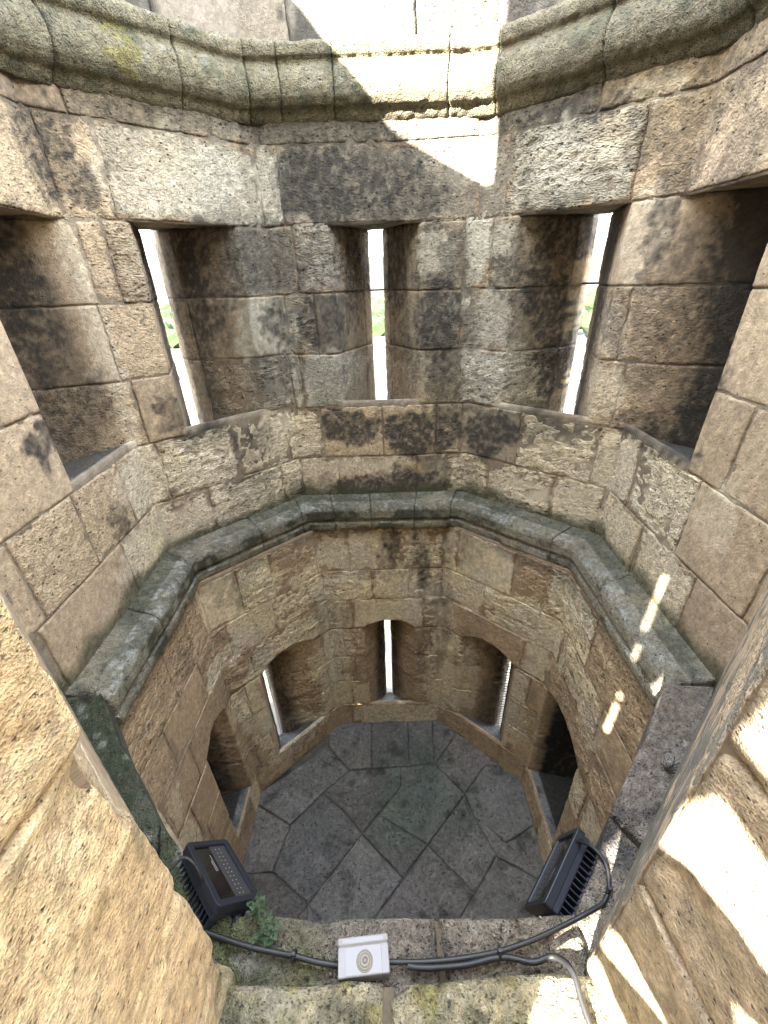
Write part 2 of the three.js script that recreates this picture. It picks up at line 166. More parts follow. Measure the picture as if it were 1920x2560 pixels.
function upperColour(p, e, q, st) {
  const [x, y, z] = p, dep = q.dep ?? 0, sh = dep / (Math.hypot(x, z + 1.5) || 1), pf = dep > 0.01 ? [x * (1 - sh), y, -1.5 + (z + 1.5) * (1 - sh)] : p; let c = st.tone;
  // the far side weathers grey, the flanks stay warm
  const far = sst(-1.05, -0.7, x) * sst(1.15, 0.85, x) * sst(-2.2, -2.5, z) * sst(-0.85, -0.5, y); c = mixc(c, C.grey, 0.72 * far * (1 - 2 * dep));
  const pale = Math.max(stain(UP, pf, 0.08), 0.7 * sst(0.05, 0.025, Math.hypot(x + 1.315, z + 2.15) + 0.02 * vn(x * 30, y * 25, z * 30)) * sst(0.26, 0.2, y)); let dark = stain(UD, pf, 0.18);
  dark = Math.max(dark, 0.55 * sst(0.42, 0.6, y) * sst(0.05, 0.35, 0.5 + vn(x * 5, y * 5, z * 5)));
  const run = sst(0.1, 0.55, vn(x * 13, y * 1.1, z * 13) + 0.3 * vn(x * 30, y * 5, z * 30)) * 0.4 * far; dark = Math.max(dark, run * (1 - pale), 0.55 * far * (1 - pale) * sst(0.0, 0.35, vn(x * 6 + 3, y * 5, z * 6) + 0.5 * vn(x * 26, y * 20, z * 26)));
  if (dep > 0.03) { const k = sst(0.06, 0.16, dep + 0.03 * vn(x * 5, y * 4, z * 5)) * sst(0.36, 0.26, dep), up = sst(-0.75, -0.1, y + 0.15 * vn(x * 6, y * 2, z * 6)); const right = x > 0.9 && z > -2.6 ? 1 : 0; dark = Math.max(dark, k * (0.2 + 0.55 * up) + right * 0.85 * sst(0.13, 0.26, dep + 0.04 * vn(x * 6, y * 3, z * 6)) + (x < -1 ? 0.45 * sst(0.1, 0.35, dep + 0.05 * vn(x * 6, y * 4, z * 6)) : 0)); c = mixc(c, C.brown, 0.6 * k); }  // splay stains plus recess shade painted in, darker with depth
  if (st.smear) c = mixc(c, C.mortar, 0.75 * sst(0.012, -0.012, e - st.smear * (0.02 + 0.03 * vn(x * 12, y * 12, z * 12))));
  const rag = 0.024 * vn(x * 12, y * 12, z * 12) + 0.016 * vn(x * 33, y * 33, z * 33) + 0.008 * vn(x * 70, y * 70, z * 70), inner = st.core ? sst(-0.004, 0.006, e - 0.02 - rag) * (0.75 + 0.25 * st.bare) * (dep > 0.02 ? 0.3 : 1) : 0;
  if (inner) { c = mixc(c, st.core, inner); dark *= 1 - 0.45 * inner; }
  c = mixc(c, mixc(C.pale, [0.50, 0.47, 0.39], 0.9 * sst(0, 1, far)), pale * 0.92);
  const br = vn(x * 34, y * 30, z * 34) * 0.35 + vn(x * 80, y * 72, z * 80) * 0.4; dark = clamp(dark * (1.12 + 1.1 * br)); c = mixc(c, C.crust, dark * 0.92);  // crust tone also carries the painted recess shade
  if (y < -1.28) c = mixc(c, C.moss, sst(-1.31, -1.40, y + 0.05 * vn(x * 9, y * 9, z * 9)) * (0.85 - 0.25 * br));
  return grain(c, p);
}
function lowerColour(p, e, q, st) {
  const [x, y, z] = p, dep = q.dep ?? 0; let c = st.tone.map((v, i) => v * [1.14, 1.10, 1.06][i]);
  const pale = Math.max(stain(LP, p, 0.06), st.pale && dep < 0.02 ? sst(-0.004, 0.006, e - 0.022 - 0.026 * vn(x * 12, y * 12, z * 12) - 0.018 * vn(x * 31, y * 31, z * 31) - 0.008 * vn(x * 70, y * 70, z * 70)) * st.pale : 0), dark = 0.8 * stain(LD, p, 0.45) * clamp(0.75 + 0.7 * vn(x * 22, y * 3, z * 22) + 0.5 * vn(x * 45, y * 20, z * 45));
  c = mixc(c, C.mortar, 0.8 * sst(0.014, -0.014, e - (st.smear ?? 0.6) * (0.02 + 0.05 * vn(x * 11, y * 11, z * 11) + 0.025 * vn(x * 30, y * 30, z * 30))) * (1 - pale * 0.8));
  c = mixc(c, mixc([0.86, 0.72, 0.48], [0.80, 0.70, 0.52], sst(-0.3, 0.3, vn(x * 4, y * 4, z * 4 + 2))), pale * 0.9);
  let k = dark; if (dep > 0.03) { const d = sst(0.08, 0.16, dep + 0.03 * vn(x * 6, y * 4, z * 6)); k = Math.max(k, d * 0.85 * (0.75 + 0.3 * vn(x * 9, y * 2, z * 9)), (Math.abs(x) > 0.9 && z > -2.2) ? (x > 0 ? 0.98 * sst(0.015, 0.11, dep + 0.03 * vn(x * 8, y * 8, z * 8)) * sst(-2.5, -2.9, y) : sst(0.02, 0.3, dep) * sst(-2.9, -3.4, y)) : 0); }  // shade of the openings painted in, deepening away from the room
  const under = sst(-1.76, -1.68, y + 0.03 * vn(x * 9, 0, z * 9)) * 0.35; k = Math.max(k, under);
  const br = vn(x * 34, y * 30, z * 34) * 0.3; c = mixc(c, dep > 0.03 ? C.recessShade : C.crust, clamp(k * (1.1 + br)));  // inside openings the painted shade colour, elsewhere crust
  return grain(c, p);
}
const DISP = {
  lime: (p, e) => 0.0045 * fbm(p[0] * 9, p[1] * 11, p[2] * 9, 3) + 0.0022 * vn(p[0] * 60, p[1] * 70, p[2] * 60),
  bedded: (p, e) => { const r = 0.5 - Math.abs(vn(p[0] * 13, p[1] * 24, p[2] * 13)); return 0.008 * fbm(p[0] * 8, p[1] * 14, p[2] * 8, 3) + 0.004 * r * sst(0, 0.05, e) + 0.004 * vn(p[0] * 40, p[1] * 52, p[2] * 40) - 0.006 * sst(0.5, 0.85, vn(p[0] * 26 + 5, p[1] * 60, p[2] * 26)); },
  smooth: (p, e) => 0.003 * fbm(p[0] * 6, p[1] * 6, p[2] * 6, 2),
  rough: (p, e) => 0.012 * fbm(p[0] * 8, p[1] * 10, p[2] * 8, 4) + 0.004 * vn(p[0] * 45, p[1] * 50, p[2] * 45),
};

// ------------------------------------------------------------------ courses of stones along a path
const yj = (y, s) => y + 0.007 * vn(s * 2.3, y * 11.7, 2.2) + 0.003 * vn(s * 22, y * 31, 7.7);
function course(parent, path, y0, y1, joints, o) {
  const R = o.rand, list = [];
  for (let k = 0; k + 1 < joints.length; k++) {
    const s0 = joints[k], s1 = joints[k + 1]; if (s1 - s0 < 0.012) continue;
    const g = o.gap ?? 0.0022, grid = o.grid ?? 0.0082, L = s1 - s0 - 2 * g, Hh = y1 - y0, st = o.style(s0, s1, y0, R), ou = R() * 9, ov = R() * 9, slant0 = k ? (R() - 0.5) * 0.008 : 0;
    const low = (s) => { let y = yj(y0, s + (o.s0 ?? 0)); for (const a of o.arcs ?? []) if (s > a[0] && s < a[1]) { const t = (s - (a[0] + a[1]) / 2) / ((a[1] - a[0]) / 2); y += a[2] * (1 - t * t); } return y - (o.sink ?? 0) * path.dep(s); };
    const top = o.flatTop ? () => y1 : (s) => yj(y1, s + (o.s0 ?? 0));
    const kind = st.kind ?? 'lime', tilt = (R() - 0.5) * 0.006, out = (R() - 0.5) * (o.proud ?? 0.005), disp = DISP[kind];
    const geo = sheet({
      nu: Math.max(2, Math.round(L / grid)), nv: Math.max(2, Math.round(Hh / grid)), Lu: L, Lv: Hh, r: st.r ?? o.r ?? 0.006, drop: o.drop ?? 0.0035,
      f: (u, v) => { const yq = lerp(y0, y1, v), w0 = 0.006 * vn(s0 * 37, yq * 15, 4.5) + 0.003 * vn(s0 * 37, yq * 60, 4.5), w1 = 0.006 * vn(s1 * 37, yq * 15, 4.5) + 0.003 * vn(s1 * 37, yq * 60, 4.5), s = s0 + g + u * L + (k ? w0 : 0) * (1 - u) + (k + 2 < joints.length ? w1 : 0) * u, a = path.at(clamp(s, 0, path.L)), yb = low(s) + g, yt = top(s) - g; return { p: [a.x, lerp(yb, yt, v), a.z], n: [a.nx, 0, a.nz], dep: path.dep(s), s }; },
      disp: (p, e, q) => out + disp(p, e) * (st.amp ?? 1) - 0.006 * sst(0.25, 0.6, vn(p[0] * 20, p[1] * 20, p[2] * 20 + st.seed)) * sst(0.035, 0, e),
      col: (p, e, q) => o.colour(p, e, q, st), uv: (u, v, q) => [q.s + ou, q.p[1] + ov],
    });
    list.push(part(o.name ?? 'stone_block', geo, M[kind], parent, st.label));
  }
  return list;
}
function core(parent, path, y0, y1, off, colour, grid = 0.03, y1f, sink = 0) {
  const st = { tone: y0 > -2 ? [0.29, 0.23, 0.165] : [0.38, 0.285, 0.185], seed: 1 };
  return part('mortar_bed', sheet({ nu: Math.max(2, Math.round(path.L / grid)), nv: Math.max(2, Math.round((y1 - y0) / grid)), Lu: path.L, Lv: y1 - y0, jl: false, jr: false, jb: false, jt: false, back: 0.02,
    f: (u, v) => { const s = u * path.L, a = path.at(s); const yt = y1f ? Math.max(y1f(s), y0 + 0.01) : y1; return { p: [a.x - a.nx * off, lerp(y0 - sink * path.dep(s), yt, v), a.z - a.nz * off], n: [a.nx, 0, a.nz], dep: path.dep(s), s }; },
    disp: (p) => 0.004 * fbm(p[0] * 14, p[1] * 14, p[2] * 14, 2), col: (p, e, q) => colour(p, 9, q, st), uv: (u, v, q) => [q.s, q.p[1]] }), M.smooth, parent);
}
function fill(a, b, avg, R) { const n = Math.max(1, Math.round((b - a) / avg)), w = [...Array(n)].map(() => 0.7 + 0.6 * R()), t = w.reduce((x, y) => x + y, 0); let s = a; const out = [a]; for (const k of w) { s += k / t * (b - a); out.push(s); } out[out.length - 1] = b; return out; }
function joints(a, b, fixed, avg, R) { const f = [a, ...fixed.filter(x => x > a + 0.02 && x < b - 0.02), b], out = [a]; for (let i = 1; i < f.length; i++) { if (f[i] - f[i - 1] > avg * 1.9) out.push(...fill(f[i - 1], f[i], avg, R).slice(1)); else out.push(f[i]); } return out; }
// openings that narrow from the room to a slit: the two sides belong to the segments left and right of it
function segments(ring, openings) {
  const R = mkPath(ring), segs = []; let start = 0, head = [];
  const facet = (s) => { let i = 1; while (i < ring.length - 1 && s > R.cum[i] + 1e-6) i++; return i; };
  const onFacet = (i, t, dep) => { const a = ring[i - 1], b = ring[i], l = R.cum[i] - R.cum[i - 1], ex = (b[0] - a[0]) / l, ez = (b[1] - a[1]) / l; return [a[0] + ex * t + ez * dep, a[1] + ez * t - ex * dep]; };   // outwards = -(inner normal)
  const build = (from, to, pre, post) => {
    const pts = [], deps = []; for (const [p, d] of pre) { pts.push(p); deps.push(d); }
    if (!pre.length || Math.hypot(pts[pts.length - 1][0] - R.raw(from)[0], pts[pts.length - 1][1] - R.raw(from)[1]) > 1e-4) { pts.push(R.raw(from)); deps.push(0); }
    const lead = pre.length ? mkPath([...pre.map(x => x[0]), R.raw(from)]).L : 0;
    for (let k = 1; k < ring.length - 1; k++) if (R.cum[k] > from + 1e-3 && R.cum[k] < to - 1e-3) { pts.push(ring[k]); deps.push(0); }
    pts.push(R.raw(to)); deps.push(0); for (const [p, d] of post) { pts.push(p); deps.push(d); }
    segs.push({ path: mkPath(pts, deps), lead, from, to });
  };
  for (const o of openings) {
    const i = facet((o.a + o.b) / 2), base = R.cum[i - 1], D = o.depth, k = o.lip ?? 0.035, kd = o.lipDepth ?? 0.09;
    const left = [[onFacet(i, o.s0 - k, D - kd), D - kd], [onFacet(i, o.s0, D), D], [onFacet(i, o.s0, D + 0.10), D + 0.1]], right = [[onFacet(i, o.s1 + k, D - kd), D - kd], [onFacet(i, o.s1, D), D], [onFacet(i, o.s1, D + 0.10), D + 0.1]];
    build(start, o.a, head, left); start = o.b; head = right.reverse();
    o.corners = { A: R.raw(o.a), B: R.raw(o.b), SL: onFacet(i, o.s0, D + 0.02), SR: onFacet(i, o.s1, D + 0.02) }; o.path = R;
  }
  build(start, R.L, head, []);
  return { R, segs };
}
// head or sill of an opening: from the inner edge (arched or straight) to the slit
function reveal(parent, name, o, yIn, yOut, arc, down, colour, kind) {
  const { A, B, SL, SR } = o.corners, w = Math.hypot(B[0] - A[0], B[1] - A[1]), D = o.depth, n0 = [(B[1] - A[1]) / w, -(B[0] - A[0]) / w];
  const st = { tone: down ? C.brown : [0.24, 0.25, 0.25], seed: 3, smear: 0 };
  return part(name, sheet({ nu: Math.round(w / 0.015), nv: Math.round(D / 0.015), Lu: w, Lv: D, jl: false, jr: false, jt: false, back: 0.03, r: 0.012, drop: 0.008,
    f: (u, v) => { const t = 2 * u - 1, k = 0.016, wide = (u - 0.5) * 1.1 + 0.5, ax = lerp(A[0], B[0], u) + n0[0] * k * (1 - v), az = lerp(A[1], B[1], u) + n0[1] * k * (1 - v), bx = lerp(SL[0], SR[0], wide), bz = lerp(SL[1], SR[1], wide); return { p: [lerp(ax, bx, v), lerp(yIn + arc * (1 - t * t), yOut, v), lerp(az, bz, v)], n: [0, down ? -1 : 1, 0], dep: v * D * (down ? 0.5 : 0.02) }; },
    disp: (p) => 0.006 * fbm(p[0] * 12, p[1] * 12, p[2] * 12, 3), col: (p, e, q) => colour(p, 9, q, st), uv: (u, v) => [u * w, v * D] }), M[kind], parent);
}

// ------------------------------------------------------------------ the upper stage
const URING = [[-0.400, -0.317], [-1.295, -1.12], [-1.315, -2.15], [-0.603, -2.81], [0.592, -2.79], [1.30, -2.14], [1.27, -1.07], [0.43, -0.325]];
const uOpen = [
  { a: 1.70, b: 2.232, s0: 0.76, s1: 0.82, depth: 0.55, sill: -0.72 }, { a: 2.502, b: 3.022, s0: 0.445, s1: 0.53, depth: 0.42, sill: -0.755 }, { a: 3.558, b: 4.063, s0: 0.558, s1: 0.648, depth: 0.42, sill: -0.755 },
  { a: 4.62, b: 5.155, s0: 0.455, s1: 0.545, depth: 0.42, sill: -0.755 }, { a: 5.359, b: 5.889, s0: 0.22, s1: 0.28, depth: 0.55, sill: -0.755 }];
const upper = thing('upper_wall', 'weathered eight-sided stone wall with loopholes between the two mouldings', 'wall');
{
  const R = rng(21), { R: ring, segs } = segments(URING, uOpen), kinds = ['lime', 'lime', 'bedded', 'smooth'];
  const style = (s0, s1, y0, R) => { const p = ring.raw(clamp((s0 + s1) / 2, 0, ring.L)); return p; };
  const mk = (toRing) => (s0, s1, y0, R) => {
    const p = ring.raw(clamp(toRing((s0 + s1) / 2), 0.01, ring.L - 0.01)), flank = Math.abs(p[0]) > 1.05 || p[1] > -2.0, a = R();
    const tone = flank ? mixc(C.pink, C.buff, a * 0.7) : mixc(C.buff, C.grey, a * 0.6), kind = flank ? (y0 > -2 ? (a < 0.6 ? 'smooth' : 'lime') : ['lime', 'bedded', 'smooth', 'lime'][(R() * 4) | 0]) : kinds[(R() * 4) | 0];
    const yc = y0 + (y0 < -1.2 ? 0.2 : 0.17), at = [p[0], yc, p[1]], pk = stain(UP, at, 0.35), dk = stain(UD, at, 0.35), bare = pk > 0.42 && pk > dk ? pk : 0, far = Math.abs(p[0]) < 0.8;
    const lv = 0.9 + 0.2 * R(); return { tone: tone.map(v => v * lv * (bare ? 0.72 : 1)), kind: bare && y0 < -0.7 ? (a < 0.6 ? 'bedded' : 'lime') : kind, core: bare ? (far && y0 > -0.8 ? y0 > 0.2 ? [0.36, 0.335, 0.275] : [0.50, 0.47, 0.39] : y0 > 0.2 ? [0.40, 0.36, 0.28] : mixc([0.74, 0.61, 0.42], [0.80, 0.69, 0.50], R())) : null, bare, smear: flank ? 0.5 : 0.8, seed: R() * 50, amp: flank && y0 > -0.7 ? 0.7 : 1 };
  };
  const full = mkPath(URING), id = (s) => s, base = { rand: R, colour: upperColour, style: mk(id) };
  core(upper, full, -1.72, -0.72, 0.004, upperColour);
  core(upper, full, 0.255, 0.80, 0.004, upperColour);
  course(upper, full, -1.46, -1.11, joints(0, full.L, [1.24, 1.833, 2.229, 2.539, 3.058, 3.219, 3.488, 4.056, 4.265, 4.591, 5.049, 5.339, 5.737, 6.15], 0.5, R), base);
  course(upper, full, -1.11, -0.755, joints(0, full.L, [1.30, 1.66, 2.02, 2.327, 2.775, 3.16, 3.402, 3.817, 4.185, 4.358, 4.773, 5.244, 5.547, 5.989, 6.4], 0.5, R), { ...base });
  const rows = [[-0.755, -0.415, [1.25, 2.232, 2.30, 3.234, 3.30, 4.331, 5.289, 6.1]], [-0.415, -0.075, [1.45, 2.264, 3.254, 3.433, 4.313, 5.24, 6.3]], [-0.075, 0.258, [1.22, 2.281, 2.382, 3.349, 4.318, 4.474, 5.348, 6.15]]];
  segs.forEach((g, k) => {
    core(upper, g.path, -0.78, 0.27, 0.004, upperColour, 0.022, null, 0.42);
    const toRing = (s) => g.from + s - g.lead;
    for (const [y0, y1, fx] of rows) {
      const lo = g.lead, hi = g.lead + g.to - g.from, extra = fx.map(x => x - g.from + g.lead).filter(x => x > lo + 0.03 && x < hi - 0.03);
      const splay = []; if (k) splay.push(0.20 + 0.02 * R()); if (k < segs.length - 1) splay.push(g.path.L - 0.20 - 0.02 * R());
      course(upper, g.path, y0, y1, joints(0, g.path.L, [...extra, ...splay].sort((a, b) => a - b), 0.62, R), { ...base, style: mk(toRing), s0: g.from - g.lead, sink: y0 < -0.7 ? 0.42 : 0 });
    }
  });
  course(upper, full, 0.258, 0.60, joints(0, full.L, [1.23, 2.256, 2.46, 3.199, 3.312, 4.385, 4.534, 5.147, 5.93, 6.42], 0.75, R), base);
  course(upper, full, 0.60, 0.76, joints(0, full.L, [3.23, 4.36], 0.6, R), { ...base, gap: 0.003 });
  for (const o of uOpen) { reveal(upper, 'lintel_soffit', o, 0.262, 0.262, 0, true, upperColour, 'smooth'); reveal(upper, 'sill', o, o.sill - 0.003, o.sill - 0.115, 0, false, (p, e, q, st) => grain(mixc(o.depth > 0.5 && q.dep > 0.0008 ? [0.10, 0.085, 0.065] : [0.27, 0.265, 0.25], C.crust, clamp(0.35 + 0.8 * vn(p[0] * 20, p[1] * 20, p[2] * 20)) * 0.6), p), 'rough'); }  // deep sills darkened behind the edge: recess shade painted in
}
// ------------------------------------------------------------------ the parapet stage above the upper moulding
const parapet = thing('parapet_wall', 'grey upright stone wall rising above the topmost rounded cornice', 'wall');
{
  const R = rng(31), full = mkPath(URING), sub = (a, b) => { const pts = [full.raw(a)]; full.cum.forEach((c, i) => { if (c > a + 1e-3 && c < b - 1e-3) pts.push(URING[i]); }); pts.push(full.raw(b)); return mkPath(pts); };
  const col = (p, e, q, st) => { const [x, y, z] = p; let c = mixc(st.tone, C.grey, 0.75); const d = sst(-0.05, 0.4, vn(x * 4, y * 3, z * 4) + 0.5 * vn(x * 20, y * 16, z * 20)) * 0.7; c = mixc(c, C.crust, d); return grain(c, p); };
  const style = (s0, s1, y0, R) => ({ tone: mixc(C.pink, C.grey, R()), kind: R() < 0.6 ? 'lime' : 'smooth', seed: R() * 50, smear: 0.5 });
  const stack = (a, b, tops, grid) => { const p = sub(a, b); core(parapet, p, tops[0] - 0.02, tops[tops.length - 1], 0.012, col, 0.05); for (let i = 0; i + 1 < tops.length; i++) course(parapet, p, tops[i], tops[i + 1], joints(0, p.L, [], 0.55, R), { rand: R, colour: col, style, grid: i ? 0.03 : grid }); };
  stack(2.232, 6.43, [0.93, 1.2, 1.36], 0.015); stack(0.773, 2.232, [0.93, 1.3, 1.74, 2.18], 0.025); stack(0, 0.773, [0.93, 1.35, 1.8, 2.3, 3.0], 0.05); stack(6.43, full.L, [0.93, 1.36, 2.0], 0.05);
  part('rubble_core', bx0(1.3, 1.9, 0.25, 0.02, 1.86, -0.19), plain(0.34, 0.29, 0.22, 0.95), parapet); const over = mkPath([[0.43, -0.325], [0.0, -0.33], [-0.385, -0.335]]); core(parapet, over, 0.9, 2.8, 0.012, col, 0.08); for (const [a, b] of [[0.9, 1.35], [1.35, 1.9], [1.9, 2.8]]) course(parapet, over, a, b, joints(0, over.L, [], 0.5, R), { rand: R, colour: col, style, grid: 0.05 });
}
{
  const out = mkPath([[0.43, -0.325], ...[...URING].reverse().slice(1, -1), [-0.385, -0.335]]), backs = [[0, 1.122, 1.995], [1.122, 5.32, 1.35], [5.32, 6.779, 2.175], [6.779, out.L, 2.995]];
  // solid masonry behind the facing stones
  for (const [a, b, top] of backs) { const pts = [out.raw(a)]; out.cum.forEach((c, i) => { if (c > a + 1e-3 && c < b - 1e-3) pts.push(out.pts[i]); }); pts.push(out.raw(b)); const p = mkPath(pts), poly = pts.map((_, i) => p.raw(p.cum[i], 0.035)), far = pts.map((_, i) => p.raw(p.cum[i], 0.42)).reverse(), sh = new THREE.Shape([...poly, ...far].map(q => new THREE.Vector2(q[0], -q[1]))), g = new THREE.ExtrudeGeometry(sh, { depth: top - 0.3, bevelEnabled: false }); g.rotateX(-Math.PI / 2); g.translate(0, 0.3, 0); part('rubble_core', g, plain(0.34, 0.29, 0.22, 0.95), parapet); }
}
// ------------------------------------------------------------------ mouldings swept round the ring
function moulding(parent, ringPts, profile, joint, eps, o) {
  const path = mkPath(ringPts), pl = [0]; for (let i = 1; i < profile.length; i++) pl.push(pl[i - 1] + Math.hypot(profile[i][0] - profile[i - 1][0], profile[i][1] - profile[i - 1][1])); const PL = pl[pl.length - 1];
  const prof = (t) => { const s = t * PL; let i = 1; while (i < pl.length - 1 && s > pl[i]) i++; const k = (s - pl[i - 1]) / (pl[i] - pl[i - 1]), a = profile[i - 1], b = profile[i]; return [lerp(a[0], b[0], k), lerp(a[1], b[1], k), (b[1] - a[1]), -(b[0] - a[0])]; };
  const R = rng(o.seed);
  for (let k = 0; k + 1 < joint.length; k++) {
    const s0 = joint[k] + 0.0014, L = joint[k + 1] - joint[k] - 0.0028, st = { tone: o.tone, seed: R() * 50, out: (R() - 0.5) * 0.008, k: R() }, ou = R() * 9;
    part(o.name, sheet({ nu: Math.max(3, Math.round(L / o.grid)), nv: Math.max(6, Math.round(PL / o.grid)), Lu: L, Lv: PL, jb: false, jt: false, r: 0.008, drop: 0.004, back: 0.03,
      f: (u, v) => { const s = s0 + u * L, a = prof(v), c = prof(Math.max(0, v - 0.009)), d = prof(Math.min(1, v + 0.009)), pr = [(a[0] * 2 + c[0] + d[0]) / 4, (a[1] * 2 + c[1] + d[1]) / 4]; let ny = -(d[0] - c[0]), nd = d[1] - c[1]; if (o.flip) { ny = -ny; nd = -nd; } const l = Math.hypot(ny, nd) || 1, q = path.at(s, pr[0], eps); return { p: [q.x, pr[1], q.z], n: [q.nx * nd / l, ny / l, q.nz * nd / l], v, s }; },
      disp: (p, e, q) => st.out + o.rough * (0.012 * fbm(p[0] * 6, p[1] * 6, p[2] * 6, 2) + 0.009 * fbm(p[0] * 38, p[1] * 38, p[2] * 38, 2)), col: (p, e, q, n) => o.colour(p, q.v, n, st, e), uv: (u, v, q) => [q.s + ou, v * PL] }), o.mat, parent);
  }
  return path;
}
const cornice = thing('cornice', 'thick rounded stone cornice mottled with green and yellow lichen', 'cornice');
moulding(cornice, URING, [[-0.005, 0.68], [0.014, 0.698], [0.022, 0.712], [0.026, 0.724], [0.05, 0.735], [0.07, 0.765], [0.074, 0.80], [0.068, 0.84], [0.05, 0.872], [0.032, 0.893], [0.03, 0.905], [0.046, 0.916], [0.048, 0.955], [0.03, 0.975], [-0.03, 0.985]],
  [0.3, 0.9, 1.5, 1.95, 2.36, 2.86, 3.2, 3.36, 3.63, 4.2, 4.44, 4.95, 5.5, 6.0, 6.6, 7.2], 0.10, { name: 'cornice_stone', seed: 41, grid: 0.0105, rough: 0.7, mat: M.moss,
    colour: (p, v, n, st, e) => { const [x, y, z] = p; let c = mixc([0.235, 0.205, 0.13], [0.205, 0.175, 0.12], sst(0, 1.2, x)); const up = clamp(n[1] * 0.5 + 0.5), m = vn(x * 7, y * 7, z * 7) + 0.6 * vn(x * 28, y * 28, z * 28); c = mixc(c, [0.085, 0.09, 0.05], sst(-0.2, 0.7, m) * 0.75); c = mixc(c, [0.34, 0.335, 0.28], sst(0.35, 0.7, vn(x * 22 + 9, y * 22, z * 22)) * 0.5 * up); const lich = sst(0.42, 0.6, vn(x * 5 + 3, y * 5, z * 5 + 1) + 0.3 * vn(x * 40, y * 40, z * 40)); c = mixc(c, [0.27, 0.23, 0.05], lich * 0.55 * sst(0.4, -0.4, x)); ; return grain(c, p, 1.1); } });
const ledge = thing('string_course', 'moss-darkened stone ledge projecting round the foot of the upper wall', 'ledge');
moulding(ledge, URING.slice(1, 7), [[-0.02, -1.405], [0.03, -1.418], [0.12, -1.43], [0.152, -1.445], [0.165, -1.47], [0.165, -1.535], [0.150, -1.548], [0.150, -1.562], [0.164, -1.572], [0.162, -1.612], [0.15, -1.632], [0.11, -1.64]],
  [0, 0.5, 0.98, 1.55, 1.93, 2.2, 2.5, 2.85, 3.14, 3.6, 4.0, 4.55, 5.22], 0.016, { name: 'ledge_stone', seed: 43, grid: 0.0085, rough: 0.5, flip: true, mat: M.moss,
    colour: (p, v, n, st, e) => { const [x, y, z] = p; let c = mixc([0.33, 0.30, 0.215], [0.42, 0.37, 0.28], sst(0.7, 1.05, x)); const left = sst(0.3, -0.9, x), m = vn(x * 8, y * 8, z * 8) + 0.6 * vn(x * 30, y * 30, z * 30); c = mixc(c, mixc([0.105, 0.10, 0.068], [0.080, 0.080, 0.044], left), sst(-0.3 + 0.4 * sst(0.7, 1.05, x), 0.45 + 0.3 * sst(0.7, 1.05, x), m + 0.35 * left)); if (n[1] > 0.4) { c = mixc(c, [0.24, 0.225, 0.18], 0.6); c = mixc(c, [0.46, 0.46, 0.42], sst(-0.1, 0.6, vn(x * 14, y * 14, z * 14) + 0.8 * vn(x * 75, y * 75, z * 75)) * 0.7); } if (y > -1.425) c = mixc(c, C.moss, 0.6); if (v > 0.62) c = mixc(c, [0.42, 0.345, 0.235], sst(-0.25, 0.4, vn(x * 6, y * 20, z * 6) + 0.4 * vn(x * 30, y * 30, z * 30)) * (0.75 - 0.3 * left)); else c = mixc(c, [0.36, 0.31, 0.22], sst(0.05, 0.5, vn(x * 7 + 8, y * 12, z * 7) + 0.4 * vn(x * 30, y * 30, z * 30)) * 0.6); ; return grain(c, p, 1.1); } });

// ------------------------------------------------------------------ the lower stage
const QRING = [[-0.4, -0.42], [-1.19, -1.1], [-1.175, -2.05], [-0.50, -2.68], [0.48, -2.67], [1.14, -2.06], [1.125, -1.05], [0.45, -0.42]];
const FLOOR = -3.955;
const lOpen = [{ a: 1.522, b: 1.882, s0: 0.60, s1: 0.64, depth: 1.0, lip: 0.12, lipDepth: 0.1, yo: -2.95 }, { a: 2.232, b: 2.744, s0: 0.352, s1: 0.415, depth: 0.26, lip: 0.01, lipDepth: 0.05, yo: -2.86 }, { a: 3.201, b: 3.651, s0: 0.462, s1: 0.522, depth: 0.26, lip: 0.015, lipDepth: 0.05, yo: -2.78 },
  { a: 4.076, b: 4.562, s0: 0.488, s1: 0.548, depth: 0.26, lip: 0.01, lipDepth: 0.05, yo: -2.86 }, { a: 4.855, b: 5.395, s0: 0.25, s1: 0.29, depth: 1.0, lip: 0.12, lipDepth: 0.1, yo: -2.95 }];
const lower = thing('lower_wall', 'warm buff stone wall with arched slits surrounding the sunken paved chamber', 'wall');
